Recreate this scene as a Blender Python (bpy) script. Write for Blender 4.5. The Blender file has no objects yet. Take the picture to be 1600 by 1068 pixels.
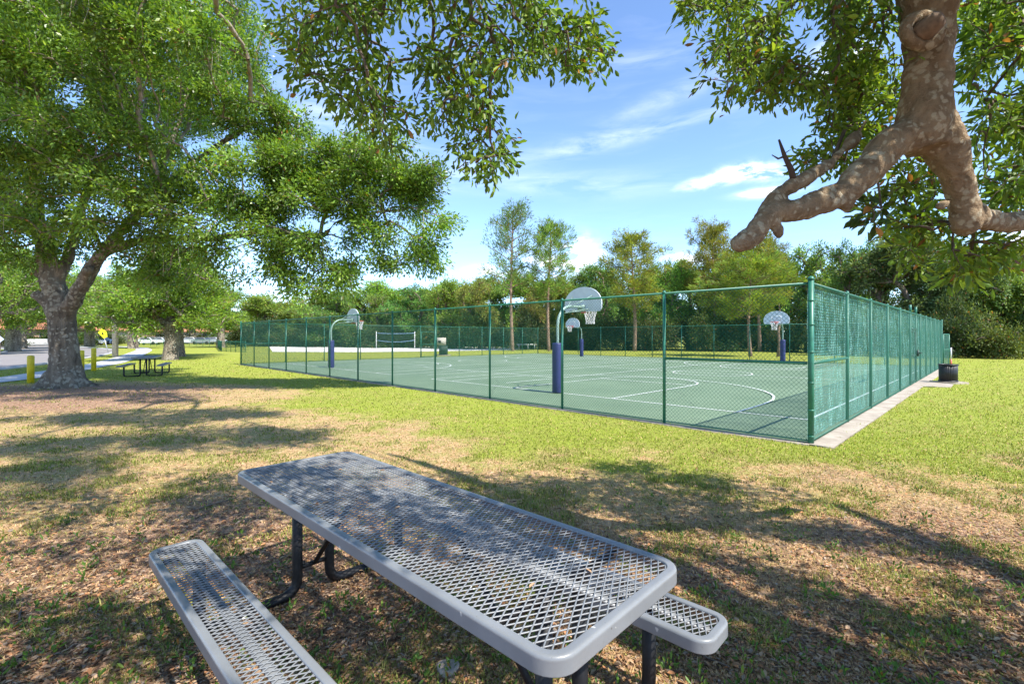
import bpy, math, random
import numpy as np
from mathutils import Vector
R=np.random.default_rng(7); random.seed(7)
SC=bpy.context.scene; COL=SC.collection
F=743.0; HY=526.0; CH=1.57
A=.779; U=np.array([-math.sin(A),math.cos(A)]); V=np.array([math.cos(A),math.sin(A)])
C0=np.array([4.36,6.935]); LU=27.98; LV=24.9; FH=2.37
S=np.array([-.584,.52])                       # shadow offset per metre of height
def gp(px,py,z=0.):                            # photo pixel -> point of the plane at height z
    d=F*(CH-z)/(py-HY); return np.array([(px-800)/F*d,d,z])
def pp(px,py,d): return np.array([(px-800)/F*d,d,CH+(HY-py)/F*d])
def proj(P):
    P=np.atleast_2d(P); y=np.maximum(P[:,1],1e-3)
    return 800+F*P[:,0]/y, HY-F*(P[:,2]-CH)/y
def cv(u,v,z=0.):
    q=C0+u*U+v*V; return np.array([q[0],q[1],z])
def nrm(a): return a/np.maximum(np.linalg.norm(a,axis=-1,keepdims=True),1e-9)
# ---------------------------------------------------------------- value noise
def vnoise(x,y,seed=0,z=None):
    rr=np.random.default_rng(seed); T=rr.random((64,64))
    xi=np.floor(x).astype(int); yi=np.floor(y).astype(int); fx=x-xi; fy=y-yi
    fx=fx*fx*(3-2*fx); fy=fy*fy*(3-2*fy)
    a=T[xi%64,yi%64]; b=T[(xi+1)%64,yi%64]; c=T[xi%64,(yi+1)%64]; d=T[(xi+1)%64,(yi+1)%64]
    return (a*(1-fx)+b*fx)*(1-fy)+(c*(1-fx)+d*fx)*fy
def fbm(x,y,seed=0,o=4):
    s=0; a=.5; t=0
    for k in range(o): s=s+a*vnoise(x*2**k,y*2**k,seed+k); t+=a; a*=.5
    return s/t
def sst(a,b,x): t=np.clip((x-a)/(b-a),0,1); return t*t*(3-2*t)
# ---------------------------------------------------------------- mesh builder
class MB:
    def __init__(s): s.v=[]; s.q=[]; s.t=[]; s.n=0; s.c=[]; s.ng=[]
    def add(s,v,q=None,t=None,c=None):
        v=np.asarray(v,float).reshape(-1,3)
        if q is not None and len(q): s.q.append(np.asarray(q,int).reshape(-1,4)+s.n)
        if t is not None and len(t): s.t.append(np.asarray(t,int).reshape(-1,3)+s.n)
        s.v.append(v); s.n+=len(v)
        s.c.append(np.ones((len(v),3)) if c is None else np.broadcast_to(np.asarray(c,float),(len(v),3)))
        return s
    def ngon(s,v):
        v=np.asarray(v,float); s.ng.append(list(range(s.n,s.n+len(v)))); s.v.append(v); s.n+=len(v); s.c.append(np.ones((len(v),3)))
    def box(s,lo,hi):
        lo=np.array(lo,float); hi=np.array(hi,float)
        v=[[ (lo,hi)[i][0],(lo,hi)[j][1],(lo,hi)[k][2]] for i in (0,1) for j in (0,1) for k in (0,1)]
        return s.add(v,[[0,1,3,2],[4,6,7,5],[0,4,5,1],[2,3,7,6],[0,2,6,4],[1,5,7,3]])
    def tube(s,P,r,n=8,cap=True,c=None):
        P=np.asarray(P,float); m=len(P); r=np.broadcast_to(np.asarray(r,float),(m,))
        T=np.zeros_like(P); T[1:-1]=P[2:]-P[:-2]; T[0]=P[1]-P[0]; T[-1]=P[-1]-P[-2]; T=nrm(T)
        up=np.array([0,0,1.]) if abs(T[0][2])<.9 else np.array([1.,0,0])
        a=nrm(np.cross(T[0],up)); V_=[]
        th=np.arange(n)*2*math.pi/n
        for i in range(m):
            a=nrm(a-T[i]*np.dot(a,T[i])); b=np.cross(T[i],a)
            V_.append(P[i]+r[i]*(np.outer(np.cos(th),a)+np.outer(np.sin(th),b)))
        V_=np.concatenate(V_); q=[]
        for i in range(m-1):
            for k in range(n): q.append([i*n+k,i*n+(k+1)%n,(i+1)*n+(k+1)%n,(i+1)*n+k])
        t=[]
        if cap:
            V_=np.concatenate([V_,P[:1],P[-1:]]); e=m*n
            for k in range(n): t.append([e,(k+1)%n,k]); t.append([e+1,(m-1)*n+k,(m-1)*n+(k+1)%n])
        return s.add(V_,q,t,c)
    def segs(s,P0,P1,r0,r1=None,n=3,c=None):              # many straight prisms at once
        P0=np.asarray(P0,float); P1=np.asarray(P1,float); N=len(P0)
        if N==0: return s
        r0=np.broadcast_to(np.asarray(r0,float),(N,)); r1=r0 if r1 is None else np.broadcast_to(np.asarray(r1,float),(N,))
        T=nrm(P1-P0); up=np.where(np.abs(T[:,2:3])<.9,np.array([[0,0,1.]]),np.array([[1.,0,0]]))
        a=nrm(np.cross(T,up)); b=np.cross(T,a); th=np.arange(n)*2*math.pi/n
        ring=np.cos(th)[None,:,None]*a[:,None,:]+np.sin(th)[None,:,None]*b[:,None,:]
        v=np.concatenate([P0[:,None,:]+ring*r0[:,None,None],P1[:,None,:]+ring*r1[:,None,None]],1)
        k=np.arange(n); q=np.stack([k,(k+1)%n,(k+1)%n+n,k+n],1)
        q=(q[None]+(np.arange(N)*2*n)[:,None,None]).reshape(-1,4)
        cc=None
        if c is not None: cc=np.repeat(np.broadcast_to(c,(N,3)),2*n,0)
        return s.add(v.reshape(-1,3),q,None,cc)
    def beams(s,P0,P1,w,h):                               # flat strips, width w in plane, height h
        P0=np.asarray(P0,float); P1=np.asarray(P1,float); N=len(P0); T=nrm(P1-P0)
        a=nrm(np.cross(T,np.array([[0,0,1.]])))*w/2; b=np.array([[0,0,h/2]])*np.ones((N,1))
        ring=np.stack([a+b*.2,a*.5+b,-a*.5+b,-a+b*.2,-a*.8-b,a*.8-b],1); n=6
        v=np.concatenate([P0[:,None]+ring,P1[:,None]+ring],1); k=np.arange(n)
        q=np.stack([k,(k+1)%n,(k+1)%n+n,k+n],1); q=(q[None]+(np.arange(N)*2*n)[:,None,None]).reshape(-1,4)
        return s.add(v.reshape(-1,3),q)
    def prism(s,poly,z0,z1,holes=None):                   # extruded convex-ish polygon, as ngons
        p=np.asarray(poly,float); n=len(p); z=lambda h: np.concatenate([p,np.full((n,1),h)],1)
        s.ngon(z(z1)); s.ngon(z(z0)[::-1])
        k=np.arange(n); s.add(np.concatenate([z(z0),z(z1)]),np.stack([k,(k+1)%n,(k+1)%n+n,k+n],1)); return s
    def mesh(s,name,smooth=False,color=False):
        v=np.concatenate(s.v) if s.v else np.zeros((0,3)); q=np.concatenate(s.q) if s.q else np.zeros((0,4),int)
        t=np.concatenate(s.t) if s.t else np.zeros((0,3),int)
        me=bpy.data.meshes.new(name); me.vertices.add(len(v)); me.vertices.foreach_set('co',v.ravel())
        ngl=[i for g in s.ng for i in g]; ngs=[len(g) for g in s.ng]
        L=np.concatenate([q.ravel(),t.ravel(),np.array(ngl,int)]); tot=np.concatenate([np.full(len(q),4),np.full(len(t),3),np.array(ngs,int)]).astype(np.int32)
        st=np.concatenate([[0],np.cumsum(tot)[:-1]]).astype(np.int32)
        me.loops.add(len(L)); me.loops.foreach_set('vertex_index',L.astype(np.int32))
        me.polygons.add(len(tot)); me.polygons.foreach_set('loop_start',st); me.polygons.foreach_set('loop_total',tot)
        if smooth: me.polygons.foreach_set('use_smooth',np.ones(len(tot),bool))
        me.update(calc_edges=True)
        if color:
            at=me.color_attributes.new('tint','FLOAT_COLOR','POINT'); c=np.concatenate(s.c)
            at.data.foreach_set('color',np.concatenate([c,np.ones((len(c),1))],1).ravel().astype(np.float32))
        return me
    def obj(s,name,mat,parent=None,smooth=False,color=False):
        o=bpy.data.objects.new(name,s.mesh(name,smooth,color)); COL.objects.link(o); o.data.materials.append(mat)
        if parent: o.parent=parent
        return o
def tag(o,label=None,cat=None,group=None,kind=None):
    for k,v in (('label',label),('category',cat),('group',group),('kind',kind)):
        if v: o[k]=v
    return o
def empty(name,loc,rz=0,label=None,cat=None,group=None):
    o=bpy.data.objects.new(name,None); COL.objects.link(o); o.location=[float(x) for x in loc]; o.rotation_euler=(0,0,rz); o.empty_display_size=.2
    return tag(o,label,cat,group)
def kids(o): return [c for c in bpy.data.objects if c.parent==o]
def dup(o,loc,rz,label,parent=None,scale=None):
    def rec(a,p):
        c=a.copy(); COL.objects.link(c); c.parent=p
        for k in kids(a): rec(k,c)
        return c
    r=rec(o,parent); r.location=[float(x) for x in loc]; r.rotation_euler=(0,0,rz)
    if label: r['label']=label
    if scale is not None: r.scale=scale
    return r
# ---------------------------------------------------------------- materials
def newmat(name):
    m=bpy.data.materials.new(name); m.use_nodes=True; nt=m.node_tree; b=nt.nodes['Principled BSDF']; return m,nt,b
def N(nt,t,**k):
    n=nt.nodes.new(t)
    for a,v in k.items(): setattr(n,a,v)
    return n
def noise(nt,scale,detail=4,vec=None,rough=.55,dist=0):
    n=N(nt,'ShaderNodeTexNoise'); n.inputs['Scale'].default_value=scale; n.inputs['Detail'].default_value=detail; n.inputs['Roughness'].default_value=rough; n.inputs['Distortion'].default_value=dist
    if vec is not None: nt.links.new(vec,n.inputs['Vector'])
    return n.outputs['Fac']
def ramp(nt,fac,stops):
    r=N(nt,'ShaderNodeValToRGB'); e=r.color_ramp.elements
    while len(e)<len(stops): e.new(.5)
    for i,(p,c) in enumerate(stops):
        e[i].position=p; e[i].color=(*(c if hasattr(c,'__len__') else (c,)*3),1)
    nt.links.new(fac,r.inputs['Fac']); return r.outputs['Color']
def mixc(nt,f,a,b,mode='MIX'):
    m=N(nt,'ShaderNodeMix',data_type='RGBA',blend_type=mode)
    for s,x in ((m.inputs[0],f),(m.inputs[6],a),(m.inputs[7],b)):
        if hasattr(x,'is_linked'): nt.links.new(x,s)
        elif hasattr(x,'__len__'): s.default_value=(*x,1)
        else: s.default_value=x
    return m.outputs[2]
def math_(nt,op,a,b=None,c=None,clamp=False):
    m=N(nt,'ShaderNodeMath',operation=op); m.use_clamp=clamp
    for s,x in zip(m.inputs,(a,b,c)):
        if x is None: continue
        if hasattr(x,'is_linked'): nt.links.new(x,s)
        else: s.default_value=x
    return m.outputs[0]
def bump(nt,b,h,strength=.3,dist=.01):
    n=N(nt,'ShaderNodeBump'); n.inputs['Strength'].default_value=strength; n.inputs['Distance'].default_value=dist
    nt.links.new(h,n.inputs['Height']); nt.links.new(n.outputs[0],b.inputs['Normal'])
def pos(nt): return N(nt,'ShaderNodeNewGeometry').outputs['Position']
def objco(nt): return N(nt,'ShaderNodeTexCoord').outputs['Object']
def simple(name,col,rough=.5,metal=0,var=.15,scale=30,bmp=0,spec=.5,world=False):
    m,nt,b=newmat(name); v=pos(nt) if world else objco(nt)
    f=noise(nt,scale,5,v); c=ramp(nt,f,[(.3,[x*(1-var) for x in col]),(.7,[min(1,x*(1+var)) for x in col])])
    nt.links.new(c,b.inputs['Base Color']); b.inputs['Roughness'].default_value=rough; b.inputs['Metallic'].default_value=metal
    b.inputs['Specular IOR Level'].default_value=spec
    if bmp: bump(nt,b,f,bmp)
    return m
def leafmat(name,rough=.42,trans=.38,gain=(1.55,1.5,.6),spec=.4,vary=.0):
    m,nt,b=newmat(name); at=N(nt,'ShaderNodeAttribute',attribute_name='tint'); c=at.outputs['Color']
    if vary:
        oi=N(nt,'ShaderNodeObjectInfo'); hs=N(nt,'ShaderNodeHueSaturation'); nt.links.new(c,hs.inputs['Color'])
        nt.links.new(math_(nt,'MULTIPLY_ADD',oi.outputs['Random'],.05,.475),hs.inputs['Hue'])
        nt.links.new(math_(nt,'MULTIPLY_ADD',oi.outputs['Random'],vary,1-vary*.5),hs.inputs['Value']); c=hs.outputs['Color']
    nt.links.new(c,b.inputs['Base Color']); b.inputs['Roughness'].default_value=rough; b.inputs['Specular IOR Level'].default_value=spec
    tr=N(nt,'ShaderNodeBsdfTranslucent'); nt.links.new(mixc(nt,1.0,c,gain,'MULTIPLY'),tr.inputs['Color'])
    mx=N(nt,'ShaderNodeMixShader'); mx.inputs[0].default_value=trans; nt.links.new(b.outputs[0],mx.inputs[1]); nt.links.new(tr.outputs[0],mx.inputs[2])
    nt.links.new(mx.outputs[0],nt.nodes['Material Output'].inputs['Surface']); return m
def barkmat(name,light,dark,lichen,sc=6,vert=.25,lich=.5,obj=True):
    m,nt,b=newmat(name); v=objco(nt) if obj else pos(nt)
    mp=N(nt,'ShaderNodeMapping'); mp.inputs['Scale'].default_value=(1,1,vert); nt.links.new(v,mp.inputs['Vector'])
    f=noise(nt,sc*2,8,mp.outputs[0],.65,.4); c=ramp(nt,f,[(.32,dark),(.62,light)])
    vo=N(nt,'ShaderNodeTexVoronoi',feature='F1'); vo.inputs['Scale'].default_value=sc*3; vo.inputs['Randomness'].default_value=1
    w=N(nt,'ShaderNodeVectorMath',operation='ADD'); nt.links.new(v,w.inputs[0])
    nn=N(nt,'ShaderNodeTexNoise'); nn.inputs['Scale'].default_value=sc*2; nn.inputs['Detail'].default_value=5; nt.links.new(v,nn.inputs['Vector'])
    sc_=N(nt,'ShaderNodeVectorMath',operation='SCALE'); sc_.inputs['Scale'].default_value=.35/sc*2; nt.links.new(nn.outputs['Color'],sc_.inputs[0]); nt.links.new(sc_.outputs[0],w.inputs[1]); nt.links.new(w.outputs[0],vo.inputs['Vector'])
    big=noise(nt,sc*.7,4,v); g=math_(nt,'SUBTRACT',math_(nt,'ADD',vo.outputs['Distance'],math_(nt,'MULTIPLY',big,-1.1)),-lich)
    lf=ramp(nt,math_(nt,'ADD',g,math_(nt,'MULTIPLY_ADD',noise(nt,sc*6,5,v,.7),.34,-.17)),[(.13,(1,1,1)),(.28,(0,0,0))]); c=mixc(nt,math_(nt,'MULTIPLY',lf,.66),c,lichen)
    nt.links.new(c,b.inputs['Base Color']); b.inputs['Roughness'].default_value=.9; b.inputs['Specular IOR Level'].default_value=.15
    fine=noise(nt,sc*9,6,mp.outputs[0],.7); h=math_(nt,'ADD',f,math_(nt,'MULTIPLY',fine,.5)); bump(nt,b,h,1.0,.42/sc); return m
M={}
M['leaf_near']=leafmat('oak_leaf_near',.45,.42,spec=.35)
M['leaf_mid']=leafmat('oak_leaf',.38,.42,gain=(1.5,1.5,.55),spec=.5)
M['leaf_far']=leafmat('far_foliage',.6,.35,gain=(1.6,1.5,.6),spec=.25,vary=.35)
M['bark_near']=barkmat('oak_bark_near',(.42,.305,.19),(.22,.15,.088),(.64,.56,.40),7.5,.8,.40,False)
M['bark_oak']=barkmat('oak_bark',(.27,.22,.165),(.075,.06,.045),(.44,.40,.31),2.8,.3,.42)
M['bark_far']=simple('far_bark',(.17,.13,.10),.95,var=.4,scale=3,spec=.1)
M['bark_pine']=simple('pine_bark',(.25,.17,.125),.95,var=.4,scale=4,spec=.1)
M['twig']=simple('twig_bark',(.13,.10,.075),.9,var=.35,scale=8,spec=.15,world=True)
M['twig_dark']=simple('dead_twig',(.07,.05,.04),.9,var=.3,scale=20,spec=.15,world=True)
M['green']=simple('green_vinyl_pipe',(.024,.15,.095),.42,var=.2,scale=9,spec=.45,world=True)
M['wire']=simple('green_vinyl_wire',(.015,.115,.075),.5,var=.1,scale=3,spec=.4,world=True)
M['dark_green']=simple('dark_green_plastic',(.02,.05,.035),.55)
M['black']=simple('black_coated_steel',(.008,.008,.009),.5,var=.3,scale=40,spec=.3)
M['blackp']=simple('black_plastic_slats',(.016,.016,.018),.45,var=.3,scale=14,bmp=.2)
M['pad']=simple('navy_vinyl_pad',(.022,.028,.115),.5,var=.18,scale=6,bmp=.15)
M['galv']=simple('weathered_green_pole',(.24,.34,.29),.45,metal=.2,var=.25,scale=8)
M['board']=simple('backboard_enamel',(.60,.65,.69),.35,var=.08,scale=4)
M['boardline']=simple('backboard_border_paint',(.80,.81,.82),.4,var=.05)
M['rim']=simple('orange_red_rim',(.55,.08,.05),.4)
M['net']=simple('white_net_cord',(.75,.73,.72),.9,var=.1)
M['white']=simple('white_paint',(.72,.72,.70),.5,var=.08)
M['yellow']=simple('yellow_bollard_paint',(.62,.47,.012),.5,var=.2,scale=7,world=True)
M['signyel']=simple('fluorescent_sign_yellow',(.80,.80,.02),.4,var=.05)
M['signback']=simple('aluminium_sign_back',(.55,.60,.68),.35,metal=.4,var=.08)
M['steel']=simple('galvanised_post',(.42,.43,.44),.4,metal=.5,var=.15)
M['wood']=simple('weathered_wood_post',(.52,.41,.29),.9,var=.3,scale=12,bmp=.3)
M['beige']=simple('beige_stucco',(.50,.34,.24),.9,var=.08,scale=3)
M['cream']=simple('cream_stucco',(.50,.45,.38),.9,var=.08,scale=3)
M['roof']=simple('terracotta_roof',(.50,.20,.10),.85,var=.3,scale=5)
M['glass']=simple('window_glass',(.03,.04,.05),.08,var=.1)
M['tyre']=simple('tyre_rubber',(.02,.02,.02),.8)
for k,c in (('carw',(.75,.76,.78)),('carb',(.10,.16,.28)),('carr',(.35,.04,.03)),('carg',(.25,.27,.29))):
    M[k]=simple('car_paint_'+{'carw':'white','carb':'blue','carr':'red','carg':'grey'}[k],c,.25,var=.03)
M['alum']=simple('aluminium_bench',(.62,.62,.62),.35,metal=.6,var=.1)
M['blue']=simple('blue_net_band',(.25,.38,.60),.6)
def tablemat():
    m,nt,b=newmat('grey_thermoplastic_coating'); v=objco(nt)
    f=noise(nt,5,5,v); c=ramp(nt,f,[(.3,(.155,.162,.168)),(.7,(.205,.213,.218))])
    d=noise(nt,70,3,v,.6); c=mixc(nt,ramp(nt,d,[(.70,0.),(.76,1.)]),c,(.10,.095,.085))
    e=noise(nt,26,2,v,.4); c=mixc(nt,ramp(nt,e,[(.745,0.),(.755,.8)]),c,(.50,.49,.45))
    nt.links.new(c,b.inputs['Base Color']); b.inputs['Roughness'].default_value=.38; b.inputs['Specular IOR Level'].default_value=.55
    bump(nt,b,noise(nt,120,3,v),.12,.002); return m
M['table']=tablemat()
def courtmat():
    m,nt,b=newmat('green_acrylic_court'); v=pos(nt)
    c=ramp(nt,noise(nt,.35,6,v,.6),[(.3,(.105,.165,.098)),(.7,(.155,.222,.138))])
    c=mixc(nt,ramp(nt,noise(nt,1.6,5,v,.7),[(.52,0.),(.75,.55)]),c,(.115,.16,.105))
    c=mixc(nt,ramp(nt,noise(nt,60,2,v),[(.45,0.),(.75,.25)]),c,(.27,.32,.24))
    vo=N(nt,'ShaderNodeTexVoronoi',feature='DISTANCE_TO_EDGE'); vo.inputs['Scale'].default_value=.16; wq=N(nt,'ShaderNodeVectorMath',operation='ADD'); nz=N(nt,'ShaderNodeTexNoise'); nz.inputs['Scale'].default_value=.9; nz.inputs['Detail'].default_value=6; nt.links.new(v,nz.inputs['Vector']); nt.links.new(v,wq.inputs[0]); nt.links.new(nz.outputs['Color'],wq.inputs[1]); nt.links.new(wq.outputs[0],vo.inputs['Vector'])
    c=mixc(nt,ramp(nt,vo.outputs['Distance'],[(.0012,.55),(.003,0.)]),c,(.05,.07,.05))
    nt.links.new(c,b.inputs['Base Color']); b.inputs['Roughness'].default_value=.75; b.inputs['Specular IOR Level'].default_value=.25
    bump(nt,b,noise(nt,150,3,v),.15,.003); return m
M['court']=courtmat()
M['line']=simple('court_line_paint',(.66,.70,.66),.7,var=.12,scale=2.5,world=True,spec=.2)
def concmat(name,a,b_,sc=1.5):
    m,nt,b=newmat(name); v=pos(nt); c=ramp(nt,noise(nt,sc,7,v,.65),[(.3,a),(.7,b_)])
    c=mixc(nt,ramp(nt,noise(nt,sc*12,4,v,.7),[(.5,0.),(.8,.4)]),c,[x*.55 for x in a])
    nt.links.new(c,b.inputs['Base Color']); b.inputs['Roughness'].default_value=.9; b.inputs['Specular IOR Level'].default_value=.2
    bump(nt,b,noise(nt,40,5,v),.3,.005); return m
M['conc']=concmat('stained_concrete',(.26,.21,.165),(.46,.40,.33),2.6)
M['walk']=concmat('pavement_concrete',(.42,.42,.42),(.55,.55,.55))
M['road']=concmat('grey_asphalt',(.20,.185,.18),(.27,.25,.24))  # one mottled grey tone over the whole road
M['sand']=concmat('white_sand',(.80,.75,.68),(.85,.82,.76))
def screenmat():
    m,nt,b=newmat('green_debris_netting'); v=objco(nt)
    mp=N(nt,'ShaderNodeMapping'); mp.inputs['Scale'].default_value=(3.2,1,.75); nt.links.new(v,mp.inputs['Vector'])
    f=noise(nt,1.6,6,mp.outputs[0],.6,1.2)
    sep=N(nt,'ShaderNodeSeparateXYZ'); nt.links.new(v,sep.inputs[0])
    wv=math_(nt,'SINE',math_(nt,'ADD',math_(nt,'MULTIPLY',sep.outputs[2],2*math.pi/.045),math_(nt,'MULTIPLY',f,5.)))
    mp2=N(nt,'ShaderNodeMapping'); mp2.inputs['Scale'].default_value=(5.5,1,.8); nt.links.new(v,mp2.inputs['Vector'])
    rg=noise(nt,1.3,3,mp2.outputs[0],.5,2.0); rdg=ramp(nt,math_(nt,'ABSOLUTE',math_(nt,'SUBTRACT',rg,.5)),[(.0,1.),(.012,.6),(.03,0.)])  # light along the wrinkles painted in as pale, more opaque streaks
    c=ramp(nt,f,[(.35,(.08,.38,.29)),(.5,(.15,.52,.42)),(.68,(.28,.68,.58))]); c=mixc(nt,math_(nt,'MULTIPLY',rdg,.7),c,(.62,.88,.82))
    nt.links.new(c,b.inputs['Base Color']); b.inputs['Roughness'].default_value=.55
    al=math_(nt,'ADD',math_(nt,'MULTIPLY_ADD',wv,.15,math_(nt,'MULTIPLY_ADD',rdg,.40,.24)),math_(nt,'MULTIPLY_ADD',f,.9,-.45),clamp=True)
    tl=N(nt,'ShaderNodeBsdfTranslucent'); nt.links.new(c,tl.inputs[0]); m1=N(nt,'ShaderNodeMixShader'); m1.inputs[0].default_value=.35
    nt.links.new(b.outputs[0],m1.inputs[1]); nt.links.new(tl.outputs[0],m1.inputs[2])
    tr=N(nt,'ShaderNodeBsdfTransparent'); mx=N(nt,'ShaderNodeMixShader'); nt.links.new(al,mx.inputs[0]); nt.links.new(tr.outputs[0],mx.inputs[1]); nt.links.new(m1.outputs[0],mx.inputs[2])
    nt.links.new(mx.outputs[0],nt.nodes['Material Output'].inputs['Surface']); return m
M['screen']=screenmat()
# ---------------------------------------------------------------- camera, light, sky
cam=bpy.data.cameras.new('camera'); co=bpy.data.objects.new('camera',cam); COL.objects.link(co)
co.location=(0,0,CH); co.rotation_euler=(math.pi/2,0,0); cam.lens=F/1600*36; cam.sensor_width=36; cam.shift_y=-8/1600; cam.clip_end=2000; cam.clip_start=.05
SC.camera=co
SD=Vector((-S[0],-S[1],1)).normalized()
EL=math.asin(SD.z); AZ=math.atan2(SD.x,SD.y)
sl=bpy.data.lights.new('sun','SUN'); sl.energy=3.7; sl.angle=math.radians(.53); sl.color=(1,.955,.88)
so=bpy.data.objects.new('sun',sl); COL.objects.link(so); so.rotation_euler=(-SD).to_track_quat('-Z','Y').to_euler(); so.location=(5,-5,20)
W=bpy.data.worlds.new('World'); SC.world=W; W.use_nodes=True; nt=W.node_tree; bg=nt.nodes['Background']
sky=N(nt,'ShaderNodeTexSky',sky_type='NISHITA'); sky.sun_disc=False; sky.sun_elevation=EL; sky.sun_rotation=AZ; sky.air_density=.72; sky.dust_density=.0; sky.ozone_density=3.0; sky.altitude=10
tc=N(nt,'ShaderNodeTexCoord'); g=tc.outputs['Generated']; sp=N(nt,'ShaderNodeSeparateXYZ'); nt.links.new(g,sp.inputs[0])
az=math_(nt,'ARCTAN2',sp.outputs[0],sp.outputs[1]); el=math_(nt,'ARCSINE',sp.outputs[2])
cb=N(nt,'ShaderNodeCombineXYZ'); nt.links.new(az,cb.inputs[0]); nt.links.new(math_(nt,'MULTIPLY',el,2.6),cb.inputs[1])
cz=cb.outputs[0]
wisp=N(nt,'ShaderNodeMapping'); wisp.inputs['Scale'].default_value=(1,2.2,1); wisp.inputs['Rotation'].default_value=(0,0,.12); nt.links.new(cz,wisp.inputs['Vector'])
nw=noise(nt,5,8,wisp.outputs[0],.62,.5); nc=noise(nt,14,8,cz,.6,.3)
def blob(px,py,wx,wy,sl=0.):
    a0=math.atan((px-800)/F); e0=math.atan((HY-py)/F*math.cos(a0)); wa=wx/F*math.cos(a0)**2; we=wy/F*math.cos(a0)
    da=math_(nt,'SUBTRACT',az,a0); de=math_(nt,'SUBTRACT',math_(nt,'SUBTRACT',el,e0),math_(nt,'MULTIPLY',da,sl))
    x=math_(nt,'MULTIPLY',da,1/wa); y=math_(nt,'MULTIPLY',de,1/we)
    return math_(nt,'EXPONENT',math_(nt,'MULTIPLY',math_(nt,'ADD',math_(nt,'MULTIPLY',x,x),math_(nt,'MULTIPLY',y,y)),-1))
def total(L):
    s=None
    for b_ in L:
        x=blob(*b_); s=x if s is None else math_(nt,'ADD',s,x)
    return s
cum=total([(1120,280,48,8,.12),(1165,270,30,8),(1205,272,20,9),(1200,300,40,6),(1310,95,40,22),(880,408,48,20),(765,425,30,8),(900,392,24,20),(1075,405,30,8),(435,478,42,16),(1590,380,50,25),(1160,268,30,10)])
wsp=total([(860,288,200,18,-.05),(915,226,90,13,.1),(1010,205,190,10,.15),(520,215,90,40),(1000,95,90,12),(1060,145,120,14,.25),(520,140,110,60),(1400,250,100,60),(640,250,100,30)])
cc_=math_(nt,'MULTIPLY',cum,ramp(nt,nc,[(.40,0.),(.60,1.)]),clamp=True); cw_=math_(nt,'MULTIPLY',math_(nt,'MULTIPLY',wsp,ramp(nt,nw,[(.38,0.),(.70,1.)])),.24,clamp=True)
cover=math_(nt,'MAXIMUM',math_(nt,'MULTIPLY',cc_,1.3,clamp=True),cw_)
hz=math_(nt,'MULTIPLY',ramp(nt,nw,[(.5,0.),(.9,.3)]),.2); cover=math_(nt,'MAXIMUM',cover,hz)
hs_=N(nt,'ShaderNodeHueSaturation'); hs_.inputs['Saturation'].default_value=1.02; hs_.inputs['Value'].default_value=.98; nt.links.new(sky.outputs[0],hs_.inputs['Color'])
skc=mixc(nt,cover,hs_.outputs[0],(5.6,5.8,6.2)); nt.links.new(skc,bg.inputs[0]); bg.inputs[1].default_value=.155
SC.view_settings.view_transform='Standard'; SC.view_settings.look='None'; SC.view_settings.exposure=1.38; SC.view_settings.gamma=1
SC.cycles.max_bounces=8; SC.cycles.transparent_max_bounces=24; SC.cycles.diffuse_bounces=4; SC.cycles.transmission_bounces=4
# ---------------------------------------------------------------- ground zones
def uvof(x,y): dx=x-C0[0]; dy=y-C0[1]; return dx*U[0]+dy*U[1], dx*V[0]+dy*V[1]
GX=[-200,-60,-14,-10.5,-8,-5.2,-2.5,.77,3.2,5.9,9,14,60]; GY=[17,17,16.3,15.2,13.4,11.6,9.0,6.6,5.9,6.2,7.6,10,20]
def zones(x,y):
    n=fbm(x*.55+3,y*.55+9,3); n2=fbm(x*1.7,y*1.7,8)
    yb=np.interp(x,GX,GY); gr=sst(-3.2,2.6,(y-yb)+(n-.5)*4.5+(n2-.5)*2.2)
    # litter: round the table and under the left oak
    dx=x+1.5; dy=y-2.6; t=np.exp(-((dx*.62)**2+(dy*.75)**2)/2.6)
    t2=np.exp(-(((x+12.2)/6.0)**2+((y-12.9)/3.1)**2)**2)*1.2
    fg=sst(6.2,2.8,y-.12*x+(n-.5)*4)*.70
    li=np.clip(np.maximum(np.maximum(t*1.25,t2),fg)+(n2-.5)*.9,0,1)*(1-gr*.9)
    gr=gr*(1-np.clip(t2*1.2,0,1))
    dry=sst(.55,.75,fbm(x*.3,y*.3,21))*.5
    return gr,li,dry
def hgt(x,y):
    u,v=uvof(x,y); w=sst(-.5,-2,v)*sst(22,10,y)*sst(-15,-11,x)
    return w*((fbm(x*1.3,y*1.3,5)-.5)*.07+(fbm(x*5,y*5,6)-.5)*.03)
def gcol(gr,li,rnd,g2):
    """albedo of one blade or vertex from its zone"""
    green=np.array([.15,.225,.032]); green2=np.array([.085,.15,.02]); straw=np.array([.46,.335,.165]); brown=np.array([.20,.12,.075])
    c=straw*(1-gr[...,None])+(green*(1-g2[...,None])+green2*g2[...,None])*gr[...,None]
    return c*(1-li[...,None]*.8)+brown*li[...,None]*.8
def axis(lo,hi,fine,lo2,hi2):
    a=[lo2]; c=np.arange(lo,hi,fine); l=[];s=fine;x=lo
    while x>lo2: s*=1.12; x-=s; l.append(x)
    r=[];s=fine;x=c[-1]
    while x<hi2: s*=1.12; x+=s; r.append(x)
    return np.array(l[::-1]+list(c)+r)
ax=axis(-16,12,.11,-700,700); ay=axis(-1,19,.09,-250,1200)
X,Y=np.meshgrid(ax,ay,indexing='ij'); x=X.ravel(); y=Y.ravel(); gr,li,dry=zones(x,y)
i,j=np.meshgrid(np.arange(len(ax)-1),np.arange(len(ay)-1),indexing='ij'); k=(i*len(ay)+j).ravel()
gm=MB(); gm.add(np.stack([x,y,hgt(x,y)],1),np.stack([k,k+len(ay),k+len(ay)+1,k+1],1),c=np.stack([gr,li,dry],1))
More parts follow.
